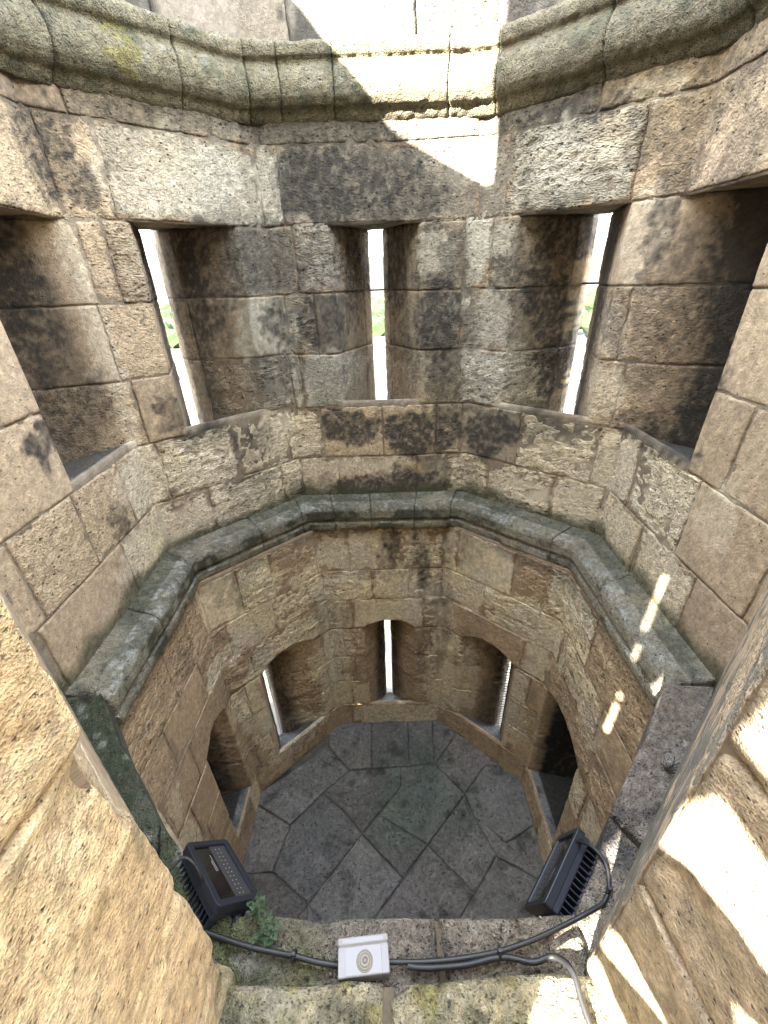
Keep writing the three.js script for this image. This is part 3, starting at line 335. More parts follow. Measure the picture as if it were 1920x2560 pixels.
{
  const R = rng(51), { R: ring, segs } = segments(QRING, lOpen), full = mkPath(QRING);
  const styleAt = (off) => (s0, s1, y0, R) => { const a = R(), bt = R(); const lv = 0.93 + 0.16 * R(), p = ring.raw(clamp((s0 + s1) / 2 + off, 0.01, ring.L - 0.01)), pk = stain(LP, [p[0], y0 + 0.165, p[1]], 0.4); const isPale = pk > 0.35 || bt < 0.22; return { tone: mixc([0.46, 0.345, 0.222], C.buff, (isPale ? 0.2 : 0.45) * a).map(v => v * lv), kind: ['lime', 'bedded', 'smooth', 'lime', 'bedded'][(R() * 5) | 0], smear: 0.5 + 0.9 * R(), pale: pk > 0.35 ? 0.97 : isPale ? 0.85 : 0, seed: R() * 50 }; };
  const style = styleAt(0), base = { rand: R, colour: lowerColour, style, gap: 0.0024, proud: 0.005 };
  const arcs = lOpen.map(o => [o.a, o.b, 0.095]), cut = (s) => { let y = -2.65; for (const a of arcs) if (s > a[0] - 0.03 && s < a[1] + 0.03) { const t = (s - (a[0] + a[1]) / 2) / ((a[1] - a[0]) / 2); y = -2.65 + 0.12 + a[2] * Math.max(0, 1 - t * t); } return y; };
  { const o = core(lower, full, -2.34, -1.62, 0.004, lowerColour); o.name = 'mortar_bed'; }
  part('mortar_bed', sheet({ nu: 260, nv: 14, Lu: full.L, Lv: 0.3, jl: false, jr: false, jb: false, jt: false, back: 0.02, f: (u, v) => { const s = u * full.L, a = full.at(s); let y = -2.66; for (const c of arcs) if (s > c[0] && s < c[1]) { const t = (s - (c[0] + c[1]) / 2) / ((c[1] - c[0]) / 2); y += c[2] * (1 - t * t) + 0.004; } return { p: [a.x - a.nx * 0.003, lerp(y, -2.32, v), a.z - a.nz * 0.003], n: [a.nx, 0, a.nz], s }; }, disp: () => 0, col: (p, e, q) => lowerColour(p, 9, q, { tone: C.mortar, seed: 1 }), uv: (u, v, q) => [q.s, q.p[1]] }), M.smooth, lower);
  core(lower, full, FLOOR - 0.03, -3.66, 0.004, lowerColour);
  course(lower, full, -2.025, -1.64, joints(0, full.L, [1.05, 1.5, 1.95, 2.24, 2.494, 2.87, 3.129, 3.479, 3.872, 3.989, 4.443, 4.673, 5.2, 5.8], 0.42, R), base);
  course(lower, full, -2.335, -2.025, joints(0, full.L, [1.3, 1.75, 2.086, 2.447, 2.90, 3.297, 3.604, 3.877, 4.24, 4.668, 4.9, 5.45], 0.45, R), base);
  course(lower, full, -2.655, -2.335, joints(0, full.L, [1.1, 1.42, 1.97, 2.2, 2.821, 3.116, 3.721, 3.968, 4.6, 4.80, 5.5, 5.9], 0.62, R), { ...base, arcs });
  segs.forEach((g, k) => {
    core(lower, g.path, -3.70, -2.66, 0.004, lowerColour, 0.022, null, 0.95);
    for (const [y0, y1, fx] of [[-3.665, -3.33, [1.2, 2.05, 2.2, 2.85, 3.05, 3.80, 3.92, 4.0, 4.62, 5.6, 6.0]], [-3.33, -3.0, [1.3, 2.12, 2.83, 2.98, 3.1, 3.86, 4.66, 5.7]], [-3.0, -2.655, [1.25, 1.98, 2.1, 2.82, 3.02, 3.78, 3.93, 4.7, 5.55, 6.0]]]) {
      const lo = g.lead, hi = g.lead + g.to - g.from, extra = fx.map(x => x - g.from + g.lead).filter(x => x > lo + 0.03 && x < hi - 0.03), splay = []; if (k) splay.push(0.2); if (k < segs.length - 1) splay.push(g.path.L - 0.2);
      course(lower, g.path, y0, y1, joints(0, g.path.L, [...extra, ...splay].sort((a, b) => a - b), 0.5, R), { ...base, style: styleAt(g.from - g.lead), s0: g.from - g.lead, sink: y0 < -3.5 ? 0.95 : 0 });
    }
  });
  course(lower, full, FLOOR - 0.02, -3.665, joints(0, full.L, [1.3, 1.8, 2.0, 2.35, 2.72, 3.025, 3.121, 3.906, 4.25, 4.56, 4.80, 5.2], 0.5, R), base);
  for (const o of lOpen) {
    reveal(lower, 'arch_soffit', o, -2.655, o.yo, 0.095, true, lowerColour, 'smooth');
    const deep = o.depth > 0.4; reveal(lower, 'sill', o, -3.662, deep ? -3.75 : -3.86, 0, false, (p, e, q) => grain(mixc(deep && q.dep > 0.0012 ? [0.045, 0.04, 0.033] : [0.25, 0.25, 0.24], C.crust, clamp(0.25 + 0.8 * vn(p[0] * 12, p[1] * 12, p[2] * 12)) * 0.7), p), 'rough');  // deep openings: shade painted onto the sill behind its front edge
  }
}
{
  const p = mkPath([[0.45, -0.42], [-0.4, -0.42]]), R = rng(58), style = (s0, s1, y0, R) => ({ tone: mixc(C.brown, C.buff, R()), kind: 'lime', smear: 0.8, seed: R() * 50 });
  core(lower, p, FLOOR - 0.03, -1.66, 0.004, lowerColour, 0.06); for (const [a, b] of [[-3.97, -3.33], [-3.33, -2.65], [-2.65, -2.03], [-2.03, -1.62]]) course(lower, p, a, b, joints(0, p.L, [], 0.4, R), { rand: R, colour: lowerColour, style, grid: 0.04 });
  const b = bx0(0.95, 2.4, 0.2, 0.025, -2.9, -0.26); part('rubble_core', b, plain(0.34, 0.29, 0.22, 0.95), lower);
}
// ------------------------------------------------------------------ flagged floor of the chamber
const floor = new THREE.Group(); floor.name = 'floor'; floor.userData = { kind: 'structure', label: 'worn dark grey flagstone floor of the sunken chamber' }; scene.add(floor);
{
  const R = rng(61), st = (p) => { const [x, , z] = p; return 0.011 * fbm(x * 9, 3, z * 9, 4) + 0.006 * (0.5 - Math.abs(vn(x * 16, 8, z * 16))); };
  const F = [
    [[-0.62, -2.72], [-0.2, -2.72], [-0.2, -2.22], [-0.4, -2.21], [-0.62, -2.44]], [[-0.2, -2.72], [0.17, -2.72], [0.16, -2.23], [-0.2, -2.22]], [[0.17, -2.72], [0.42, -2.72], [0.39, -2.25], [0.16, -2.23]], [[0.42, -2.72], [0.75, -2.72], [0.6, -2.48], [0.39, -2.25]],
    [[0.6, -2.48], [0.75, -2.72], [1.2, -2.2], [0.85, -2.21], [0.62, -1.98], [0.40, -2.24]], [[0.85, -2.21], [1.2, -2.2], [1.2, -1.75], [0.88, -1.6], [0.67, -1.79], [0.62, -1.98]],
    [[-0.4, -2.21], [0.07, -2.22], [0.07, -2.06], [-0.27, -1.7], [-0.42, -1.86], [-0.62, -2.02]], [[0.07, -2.22], [0.40, -2.24], [0.62, -1.97], [0.26, -1.61], [-0.13, -1.83], [0.07, -2.06]], [[-0.13, -1.83], [0.26, -1.61], [0.05, -1.40], [-0.27, -1.70]],
    [[-1.25, -2.0], [-0.62, -2.44], [-0.4, -2.21], [-0.62, -2.02], [-0.87, -1.78], [-1.25, -1.98]], [[-0.62, -2.02], [-0.42, -1.86], [-0.27, -1.70], [-0.65, -1.27], [-0.95, -1.47], [-0.87, -1.78]], [[-1.25, -1.98], [-0.87, -1.78], [-0.95, -1.47], [-1.25, -1.46]], [[-1.25, -1.46], [-0.95, -1.47], [-0.65, -1.27], [-0.9, -1.0], [-1.25, -1.0]],
    [[-0.27, -1.70], [0.05, -1.40], [-0.2, -1.15], [-0.4, -1.02], [-0.65, -1.27]], [[0.26, -1.61], [0.57, -1.30], [0.43, -1.16], [0.1, -0.85], [-0.2, -1.15], [0.05, -1.40]], [[0.26, -1.61], [0.62, -1.97], [0.67, -1.79], [0.79, -1.53], [0.57, -1.30]], [[0.67, -1.79], [0.88, -1.6], [1.2, -1.75], [1.2, -1.3], [0.78, -1.52]], [[0.57, -1.30], [0.78, -1.52], [1.2, -1.3], [0.9, -0.9], [0.43, -1.16]],
    [[-0.4, -1.02], [-0.2, -1.15], [0.1, -0.85], [0.0, -0.45], [-0.45, -0.45], [-0.9, -1.0], [-0.65, -1.27]], [[0.1, -0.85], [0.43, -1.16], [0.9, -0.9], [0.45, -0.42], [0.0, -0.45]]];
  F.forEach((poly, k) => {
    const t = 0.78 + 0.5 * R(), o = R() * 20, rel = (R() - 0.5) * 0.012, tint = mixc(C.slate, [0.178, 0.156, 0.142], R()).map(v => v * t);
    part('flagstone', slab({ poly, y: FLOOR + rel, thick: 0.06, gap: 0.0035, r: 0.016, drop: 0.007, grid: 0.014, disp: (p) => st([p[0] + o, 0, p[2]]), col: (p, e, side) => { const [x, , z] = p; let c = mixc(tint, [0.235, 0.222, 0.21], sst(0.05, 0.45, fbm(x * 6 + o, 1, z * 6, 4)) * 0.75); c = mixc(c, [0.07, 0.105, 0.08], sst(0.25, -0.2, Math.hypot(x - 0.2, z + 2.0) - 0.35 + 0.2 * vn(x * 6, 1, z * 6)) * 0.6); c = mixc(c, [0.035, 0.033, 0.03], sst(0.0, 0.5, fbm(x * 11, o, z * 11, 4)) * 0.75); c = mixc(c, [0.28, 0.27, 0.25], sst(0.45, 0.7, vn(x * 46, o, z * 46)) * 0.35); if (e < 0.014) c = mixc(c, [0.2, 0.19, 0.17], sst(0.1, 0.5, vn(x * 8, 4, z * 8)) * 0.5); return grain(c, p, 1.2); } }), M.slate, floor);
  });
  const g = new THREE.PlaneGeometry(3.2, 3.2, 80, 80); g.rotateX(-Math.PI / 2); g.translate(0, FLOOR - 0.022, -1.5); const pp = g.attributes.position, cl = []; for (let i = 0; i < pp.count; i++) { const x = pp.getX(i), z = pp.getZ(i); pp.setY(i, FLOOR - 0.016 + 0.003 * vn(x * 10, 3, z * 10)); cl.push(...grain(mixc([0.12, 0.11, 0.095], [0.04, 0.04, 0.035], sst(-0.2, 0.4, vn(x * 6, 2, z * 6))), [x, 0, z])); }
  g.setAttribute('color', new THREE.Float32BufferAttribute(cl, 3)); g.computeVertexNormals(); part('joint_bed', g, M.smooth, floor);
}
// ------------------------------------------------------------------ slabs that close the ledge on the door side, threshold
function slabThing(name, label, cat, poly, y, thick, col, amp = 1, grid = 0.01, group, extraFill) {
  const t = thing(name, label, cat, group); if (extraFill) part('mortar_bed', extraFill, M.smooth, t); polyList(poly).forEach((q, i) => part(polyList(poly).length > 1 ? 'slab_stone' : 'slab_stone', slab({ poly: q, y: y + 0.003 * i, thick, grid, r: 0.018, drop: 0.014, disp: (p) => amp * (0.011 * fbm(p[0] * 10 + i * 7, 2, p[2] * 10, 4) + 0.003 * vn(p[0] * 60, 1, p[2] * 60)), col }), M.moss, t)); return t;
}
const fillBox = (x, w, y, z, d) => { const g = new THREE.BoxGeometry(w, 0.2, d, 2, 2, 30); g.translate(x, y - 0.1, z); const c = []; for (let i = 0; i < g.attributes.position.count; i++) c.push(...grain([0.27, 0.22, 0.15], [x, i * 0.03, z])); g.setAttribute('color', new THREE.Float32BufferAttribute(c, 3)); return g; };
const polyList = (p) => Array.isArray(p[0][0]) ? p : [p];
slabThing('ledge_slab', 'broad ledge slab carpeted in dark green moss beside the sunlit rough jamb', 'ledge slab', [[[-1.33, -1.15], [-1.22, -1.2], [-1.04, -1.0], [-0.72, -0.67], [-0.66, -0.50], [-1.28, -1.05]], [[-0.72, -0.67], [-0.43, -0.44], [-0.40, -0.28], [-0.66, -0.50]]], -1.435, 0.2,
  (p, e, s) => { const [x, , z] = p; let c = mixc([0.05, 0.06, 0.028], [0.10, 0.105, 0.07], sst(-0.2, 0.6, fbm(x * 14, 1, z * 14, 3))); c = mixc(c, [0.33, 0.32, 0.28], sst(0.35, 0.6, vn(x * 24, 7, z * 24)) * 0.5); if (x > -0.6) c = mixc(c, [0.12, 0.12, 0.035], 0.5); if (s) c = mixc(c, [0.17, 0.15, 0.11], 0.5); return grain(c, p, 1.3); });
slabThing('ledge_slab', 'brown grey ledge slab running back from the floodlight showing its cooling fins', 'ledge slab', [[[1.09, -1.10], [1.28, -1.08], [0.72, -0.53], [0.65, -0.645]], [[0.65, -0.645], [0.72, -0.53], [0.45, -0.30], [0.449, -0.42], [0.52, -0.50]]], -1.432, 0.22,
  (p, e, s) => { const [x, , z] = p; let c = mixc([0.25, 0.205, 0.165], [0.11, 0.10, 0.09], sst(-0.15, 0.4, fbm(x * 8, 1, z * 8, 4))); c = mixc(c, [0.32, 0.29, 0.25], sst(0.3, 0.6, vn(x * 20, 7, z * 20)) * 0.5); c = mixc(c, C.crust, sst(0.35, 0.6, vn(x * 11 + 4, 7, z * 11)) * 0.6); return grain(c, p, 1.3); });
slabThing('ledge_slab', 'ledge slab below the doorway carrying the white junction box and black cables', 'ledge slab', [[[-0.44, -0.45], [0.10, -0.432], [0.10, -0.28], [-0.44, -0.28]], [[0.10, -0.432], [0.47, -0.43], [0.47, -0.28], [0.10, -0.28]]], -1.448, 0.22,
  (p, e, s) => { const [x, , z] = p; let c = mixc([0.23, 0.19, 0.15], [0.10, 0.095, 0.08], sst(-0.2, 0.4, fbm(x * 9, 1, z * 9, 4))); c = mixc(c, [0.095, 0.10, 0.03], sst(-0.12, -0.36, x + 0.1 * vn(x * 9, 2, z * 9)) * 0.85); c = mixc(c, [0.33, 0.30, 0.26], sst(0.35, 0.65, vn(x * 22, 7, z * 22)) * 0.5); return grain(c, p, 1.3); }, 1, 0.01, null, fillBox(0.10, 0.02, -1.458, -0.36, 0.13));
slabThing('threshold', 'lichen-speckled door threshold stone nearest the viewer in front of the junction box', 'threshold', [[[-0.46, -0.318], [-0.035, -0.312], [-0.035, 0.45], [-0.5, 0.45]], [[-0.028, -0.285], [0.02, -0.31], [0.5, -0.318], [0.6, 0.45], [-0.028, 0.45]]], -1.385, 0.25,
  (p, e, s) => { const [x, , z] = p; let c = mixc([0.40, 0.345, 0.22], [0.23, 0.215, 0.125], sst(-0.2, 0.35, fbm(x * 12, 1, z * 12, 4))); c = mixc(c, [0.26, 0.22, 0.035], sst(0.2, 0.5, vn(x * 16, 3, z * 16)) * 0.5); c = mixc(c, [0.42, 0.38, 0.28], sst(0.2, 0.6, vn(x * 50, 7, z * 50)) * 0.6); c = mixc(c, [0.07, 0.07, 0.04], sst(0.3, 0.6, vn(x * 20 + 4, 7, z * 20)) * 0.6); return grain(c, p, 1.4); }, 1.5, 0.008, null, fillBox(-0.03, 0.03, -1.398, 0.06, 0.72));

// ------------------------------------------------------------------ door jambs
function jamb(name, label, path, ys, o) {
  const t = thing(name, label, 'door jamb', 'jambs of the doorway'), R = rng(o.seed);
  for (let k = 0; k + 1 < ys.length; k++) {
    const y0 = ys[k], y1 = ys[k + 1], seed = R() * 40, H = y1 - y0, g = y0 > -0.1 ? 0.025 : 0.0075;
    part('jamb_stone', sheet({ nu: Math.round(path.L / g), nv: Math.round(H / g), Lu: path.L, Lv: H - 0.004, jl: false, jr: false, r: 0.02, drop: 0.012, back: 0.04,
      f: (u, v) => { const s = u * path.L, a = path.at(s, 0, 0.02); return { p: [a.x, lerp(y0 + 0.002, y1 - 0.002, v), a.z], n: [a.nx, 0, a.nz], s }; },
      disp: (p, e, q) => o.disp(p, e, q, seed), col: (p, e, q) => o.col(p, e, q, seed), uv: (u, v, q) => [q.s + seed, q.p[1]] }), M.jamb, t);
  }
  return t;
}
{
  const lp = mkPath([[-1.3, 0.5], [-0.62, 0.42], [-0.40, 0.25], [-0.385, -0.335], [-0.66, -0.42]]), arris = lp.cum[3];
  jamb('door_jamb', 'rough honey-coloured stone jamb glowing warm beside the mossy ledge slab', lp, [-1.46, -0.93, -0.50, 0.0, 0.5, 0.95], { seed: 71,
    disp: (p, e, q, sd) => { const a = sst(0.22, 0, Math.abs(q.s - arris)), sp = fbm(p[0] * 6 + sd, p[1] * 11, p[2] * 6, 3); return 0.006 * fbm(p[0] * 6, p[1] * 6 + sd, p[2] * 6, 4) + 0.0025 * fbm(p[0] * 42, p[1] * 42, p[2] * 42, 2) - a * 0.04 * Math.max(0, sp + 0.1); },
    col: (p, e, q, sd) => { const [x, y, z] = p; let c = mixc([0.74, 0.555, 0.33], [0.67, 0.485, 0.285], sst(-0.3, 0.4, fbm(x * 5, y * 5, z * 5, 3))); c = mixc(c, [0.79, 0.63, 0.41], sst(0.1, 0.5, vn(x * 8 + 2, y * 4, z * 8)) * 0.6); c = mixc(c, [0.25, 0.2, 0.13], sst(0.45, 0.6, vn(x * 9 + 20, y * 6 + z * 5, z * 9)) * 0.6); c = mixc(c, [0.2, 0.19, 0.1], sst(-1.2, -1.42, y + 0.1 * vn(x * 6, y * 6, z * 6)) * sst(0.25, 0.0, Math.abs(q.s - arris)) * 0.8); return grain(c, p, 1.2); } });
  const rp = mkPath([[1.27, -1.07], [0.62, -0.493], [0.43, -0.325], [0.45, 0.1], [0.62, 0.42], [1.3, 0.5]]), ar = rp.cum[2];
  jamb('door_jamb', 'grey brown stone jamb crossed by blinding patches of sunlight', rp, [-1.45, -0.95, -0.55, -0.05, 0.45, 0.95], { seed: 72,
    disp: (p, e, q, sd) => { const a = sst(0.16, 0, Math.abs(q.s - ar)), sp = fbm(p[0] * 3 + sd, p[1] * 12, p[2] * 3, 3), rv = sst(ar - 0.02, ar + 0.06, q.s); return rv * (0.009 * fbm(p[0] * 5, p[1] * 4 + sd, p[2] * 5 , 4) + 0.004 * fbm(p[0] * 40, p[1] * 34, p[2] * 40, 2)) + 0.002 * vn(p[0] * 20, p[1] * 20, p[2] * 20) - a * rv * 0.035 * Math.max(0, sp + 0.1); },
    col: (p, e, q, sd) => { const [x, y, z] = p, rv = sst(ar - 0.03, ar + 0.02, q.s); let c = mixc([0.235, 0.21, 0.17], mixc([0.57, 0.445, 0.305], [0.48, 0.37, 0.25], sst(-0.3, 0.4, fbm(x * 6, y * 6, z * 6, 3))), rv); c = mixc(c, [0.25, 0.22, 0.17], sst(0.35, 0.6, vn(x * 6 + 2, y * 4, z * 6)) * 0.6); c = mixc(c, [0.23, 0.22, 0.17], (1 - rv) * sst(0, 0.5, vn(x * 8, y * 3, z * 8))); return grain(c, p, 1.2); } });
}
// ------------------------------------------------------------------ the lobby behind the viewer: added plank screen, gaps cut to shape the sun patches
{
  const t = thing('added_plank_door', 'added unseen plank door behind the viewer, its gaps cut to shape the sun patches', 'door');
  const sh = new THREE.Shape([[-1.3, -1.6], [0.9, -1.6], [0.9, 2.2], [-1.3, 2.2]].map(p => new THREE.Vector2(...p)));
  for (const h of [[[-0.584, 0.49], [-0.49, 0.39], [-0.40, 0.32], [-0.40, 0.20], [-0.447, 0.232], [-0.492, 0.267], [-0.533, 0.288], [-0.60, 0.293], [-0.64, 0.36]], [[-0.60, 0.61], [-0.543, 0.55], [-0.43, 0.47], [-0.36, 0.55], [-0.36, 0.85], [-0.56, 0.85]], [[-0.64, -0.075], [-0.587, -0.025], [-0.46, -0.10], [-0.607, -0.155]], [[-0.70, -0.25], [-0.592, -0.185], [-0.548, -0.23], [-0.32, -0.33], [-0.32, -0.62], [-0.70, -0.62]], [[-0.46, 0.13], [-0.36, 0.18], [-0.34, 0.02], [-0.42, 0.03]], [[-0.782, -0.07], [-0.74, -0.075], [-0.738, 0.16], [-0.776, 0.17]], [[-0.778, 0.195], [-0.738, 0.19], [-0.742, 0.245], [-0.772, 0.25]], [[-0.776, 0.47], [-0.742, 0.47], [-0.742, 0.585], [-0.77, 0.585]], [[-0.78, 0.66], [-0.738, 0.65], [-0.736, 0.98], [-0.77, 0.99]]])
    sh.holes.push(new THREE.Path(h.map(p => new THREE.Vector2(...p))));
  const g = new THREE.ExtrudeGeometry(sh, { depth: 0.02, bevelEnabled: false }); g.translate(0, 0, 0.9); part('panel', g, plain(0.22, 0.16, 0.10, 0.85), t);
  const lob = thing('lobby_wall', 'plain rubble side walls of the lobby behind the viewer', 'wall');
  for (const [x, w] of [[-1.32, 0.04]]) { const b = new THREE.BoxGeometry(w, 3.8, 0.55); b.translate(x, 0.3, 0.66); part('side_wall', b, plain(0.38, 0.31, 0.21, 0.95), lob); }
  const fl = new THREE.BoxGeometry(2.3, 0.1, 0.6); fl.translate(-0.2, -1.5, 0.68); part('paving', fl, plain(0.3, 0.26, 0.2, 0.95), lob);
}
// ------------------------------------------------------------------ two floodlights hung at the ledge
const black = plain(0.012, 0.014, 0.02, 0.42), blackSide = plain(0.016, 0.019, 0.028, 0.5), rubber = plain(0.012, 0.012, 0.013, 0.5), glassM = new THREE.MeshPhysicalMaterial({ color: new THREE.Color().setRGB(0.004, 0.004, 0.005), roughness: 0.06, clearcoat: 0.6, clearcoatRoughness: 0.05 });
function tube(pts, r, seg = 8, n = 0) { return new THREE.TubeGeometry(new THREE.CatmullRomCurve3(pts.map(p => new THREE.Vector3(...p)), false, 'centripetal'), n || pts.length * 10, r, seg, false); }
function bx(w, h, d, x = 0, y = 0, z = 0) { const g = new THREE.BoxGeometry(w, h, d); g.translate(x, y, z); return g; }
function rbx(w, h, d, r, x = 0, y = 0, z = 0, s = 3) { const g = new RoundedBoxGeometry(w, h, d, s, r); g.translate(x, y, z); return g; }
function floodlight(label, c, yAxis, zAxis, w, h) {
  const t = thing('floodlight', label, 'floodlight'), z = new THREE.Vector3(...zAxis).normalize(), y = new THREE.Vector3(...yAxis); y.addScaledVector(z, -y.dot(z)).normalize(); const x = new THREE.Vector3().crossVectors(y, z);
  t.matrixAutoUpdate = true; const m = new THREE.Matrix4().makeBasis(x, y, z); t.quaternion.setFromRotationMatrix(m); t.position.set(...c);
  // frame round the glass
  const fr = 0.016, D = 0.024, sh = new THREE.Shape(), rr = 0.012, a = w / 2, b = h / 2;
  const rect = (s, p, q, k) => { s.moveTo(-p + k, -q); s.lineTo(p - k, -q); s.quadraticCurveTo(p, -q, p, -q + k); s.lineTo(p, q - k); s.quadraticCurveTo(p, q, p - k, q); s.lineTo(-p + k, q); s.quadraticCurveTo(-p, q, -p, q - k); s.lineTo(-p, -q + k); s.quadraticCurveTo(-p, -q, -p + k, -q); };
  rect(sh, a - 0.002, b - 0.002, rr); const hole = new THREE.Path(); rect(hole, a - fr, b - fr, 0.004); sh.holes.push(hole);
  const fg = new THREE.ExtrudeGeometry(sh, { depth: D - 0.004, bevelEnabled: true, bevelThickness: 0.002, bevelSize: 0.002, bevelSegments: 2, curveSegments: 6 }); fg.translate(0, 0, -D + 0.002); part('frame', fg, black, t);
  const split = 0.50, gw = w - 2 * fr, gh = h - 2 * fr;
  part('glass', bx(gw + 0.004, gh * split, 0.004, 0, gh * (1 - split) / 2, -0.008), glassM, t);
  const led = part('led_panel', bx(gw + 0.004, gh * (1 - split), 0.004, 0, -gh * split / 2, -0.008), plain(0.035, 0.035, 0.038, 0.25), t);
  const dots = []; for (let i = 0; i < 12; i++) for (let j = 0; j < 2; j++) { const d = new THREE.CircleGeometry(0.0016, 8); d.translate(-gw * 0.42 + gw * 0.076 * i, -gh * 0.16 - gh * 0.11 * j, -0.0055); dots.push(d); }
  part('led_dots', mergeGeometries(dots), plain(0.30, 0.29, 0.22, 0.4), led).userData.kind = 'stuff';
  const pr = []; for (let k = 0; k < 2; k++) { const n = k ? 9 : 14; for (let i = 0; i < n; i++) { const d = new THREE.PlaneGeometry(0.0026, 0.0026); d.translate(gw * 0.02 + 0.0034 * i * 1.2, gh * (0.10 + 0.045 * k), -0.0055); pr.push(d); } }
  part('printed_line', mergeGeometries(pr), plain(0.28, 0.28, 0.28, 0.5), t);
  // finned body behind the frame
  part('housing', rbx(w - 0.012, h - 0.012, 0.022, 0.006, 0, 0, -D - 0.009), blackSide, t);
  part('back_plate', rbx(w - 0.03, h - 0.03, 0.006, 0.002, 0, 0, -D - 0.052), blackSide, t);
  for (let i = 0; i < 13; i++) part('cooling_fin', rbx(0.0045, h - 0.018, 0.036, 0.0015, -w / 2 + 0.018 + i * (w - 0.036) / 12, 0, -D - 0.037, 1), blackSide, t);
  // bracket, wing bolts, gland
  for (const s of [-1, 1]) { part('bracket_arm', rbx(0.003, 0.022, 0.075, 0.001, s * (w / 2 + 0.005), -0.01, -D - 0.045, 1), black, t); const k = new THREE.CylinderGeometry(0.009, 0.009, 0.009, 18); k.rotateZ(Math.PI / 2); k.translate(s * (w / 2 + 0.009), -0.01, -D - 0.016); part('bolt', k, black, t); }
  part('bracket_foot', rbx(w + 0.012, 0.022, 0.003, 0.001, 0, -0.01, -D - 0.083, 1), black, t);
  const gl = new THREE.CylinderGeometry(0.009, 0.011, 0.022, 14); gl.rotateX(Math.PI / 2); gl.translate(w * 0.30, h * 0.30, -D - 0.062); part('cable_gland', gl, rubber, t);
  return t;
}
floodlight('black floodlight on the mossy slab with its dark glass turned to the viewer', [-0.486, -1.434, -0.543], [-0.53, 0.764, 0.367], [0.49, 0.63, -0.603], 0.217, 0.145);
floodlight('black floodlight seen edge-on showing a row of cooling fins', [0.462, -1.545, -0.563], [0.15, 0.959, 0.242], [-0.706, 0.275, -0.652], 0.236, 0.157);

// ------------------------------------------------------------------ junction box
{
  const t = thing('junction_box', 'white square plastic junction box between the two cables', 'junction box'); t.position.set(-0.086, -1.438, -0.352); t.rotation.set(0.02, 0.07, -0.03);
  const w = plain(0.27, 0.262, 0.27, 0.5), w2 = plain(0.258, 0.248, 0.25, 0.55), ring = plain(0.24, 0.22, 0.18, 0.6), dark = plain(0.17, 0.15, 0.12, 0.7);
  part('body', rbx(0.118, 0.075, 0.052, 0.004, 0, 0, 0.006), w, t); part('lid', rbx(0.122, 0.079, 0.015, 0.005, 0, 0, -0.0285), w, t); part('seal', rbx(0.1165, 0.0735, 0.006, 0.002, 0, 0, -0.0195), dark, t);
  for (const s of [-1, 1]) { const g = new THREE.CylinderGeometry(0.0035, 0.0035, 0.003, 14); g.translate(s * 0.052, 0.0392, -0.0285); part('lid_screw', g, ring, t); }
  for (const s of [-1, 1]) part('corner_rib', rbx(0.019, 0.0765, 0.0515, 0.003, s * 0.0505, 0, 0.0065), w2, t);
  for (const [px, py, ax] of [[0.003, 0.0375, 0], [0.059, -0.004, 1]]) {
    const g = new THREE.Group(); g.name = ax ? 'grommet_001' : 'grommet'; t.add(g); g.position.set(px, py, 0.008); if (ax) g.rotation.z = -Math.PI / 2;
    const pts = [[0, 0.004], [0.0035, 0.004], [0.004, 0.0015], [0.006, 0.0015], [0.0065, 0.0045], [0.0105, 0.004], [0.011, 0.002], [0.0125, 0.002], [0.013, 0.004], [0.0155, 0.003], [0.016, 0.001], [0.0172, 0.001], [0.0175, 0.0025], [0.0195, 0.0015], [0.02, -0.001]].map(p => new THREE.Vector2(...p));
    const a = part('rings', new THREE.LatheGeometry(pts, 36), ring, null); g.add(a); a.scale.z = 1.0;
    for (const r of [0.005, 0.0118, 0.0166]) { const q = new THREE.TorusGeometry(r, 0.0006, 6, 32); q.rotateX(Math.PI / 2); q.translate(0, 0.0028 - r * 0.06, 0); g.add(part('groove', q, dark, null)); }
  }
}
// ------------------------------------------------------------------ cables
function cable(name, label, pts, r, ties) { const t = thing(name, label, 'cable'); part('cable_sheath', tube(pts, r, 8), rubber, t); for (const [p, q] of ties) { const g = new THREE.TorusGeometry(r + 0.0045, 0.0035, 8, 16); g.rotateY(q); g.translate(...p); part('cable_tie', g, rubber, t); const k = rbx(0.011, 0.010, 0.009, 0.002, p[0], p[1] + r + 0.007, p[2]); part('tie_head', k, rubber, t); } return t; }
const YC = -1.425;
cable('power_cable', 'thick black cable running from the mossy slab to the white junction box', [[-0.60, YC, -0.445], [-0.474, YC, -0.407], [-0.377, YC + 0.003, -0.382], [-0.294, YC, -0.368], [-0.254, YC, -0.362], [-0.202, YC - 0.003, -0.352], [-0.14, YC - 0.012, -0.345]], 0.0062, [[[-0.254, YC, -0.362], 1.3]]);
cable('power_cable', 'thin black lead looping up into the back of the glass-faced floodlight', [[-0.70, -1.40, -0.47], [-0.615, -1.36, -0.475], [-0.592, -1.335, -0.505], [-0.565, -1.33, -0.53], [-0.535, -1.34, -0.52], [-0.515, -1.37, -0.50], [-0.52, -1.41, -0.50]], 0.0042, []);
cable('power_cable', 'long black cable curving from the finned floodlight along the ledge to the box', [[0.53, -1.49, -0.60], [0.545, -1.44, -0.578], [0.562, YC, -0.555], [0.575, YC, -0.523], [0.567, YC, -0.485], [0.552, YC, -0.459], [0.529, YC, -0.439], [0.480, YC + 0.003, -0.420], [0.427, YC, -0.404], [0.33, YC, -0.376], [0.241, YC, -0.358], [0.145, YC, -0.348], [0.06, YC - 0.002, -0.345], [-0.03, YC - 0.006, -0.348]], 0.0058, [[[0.556, YC, -0.463], 0.6], [[0.241, YC, -0.356], 1.4]]);
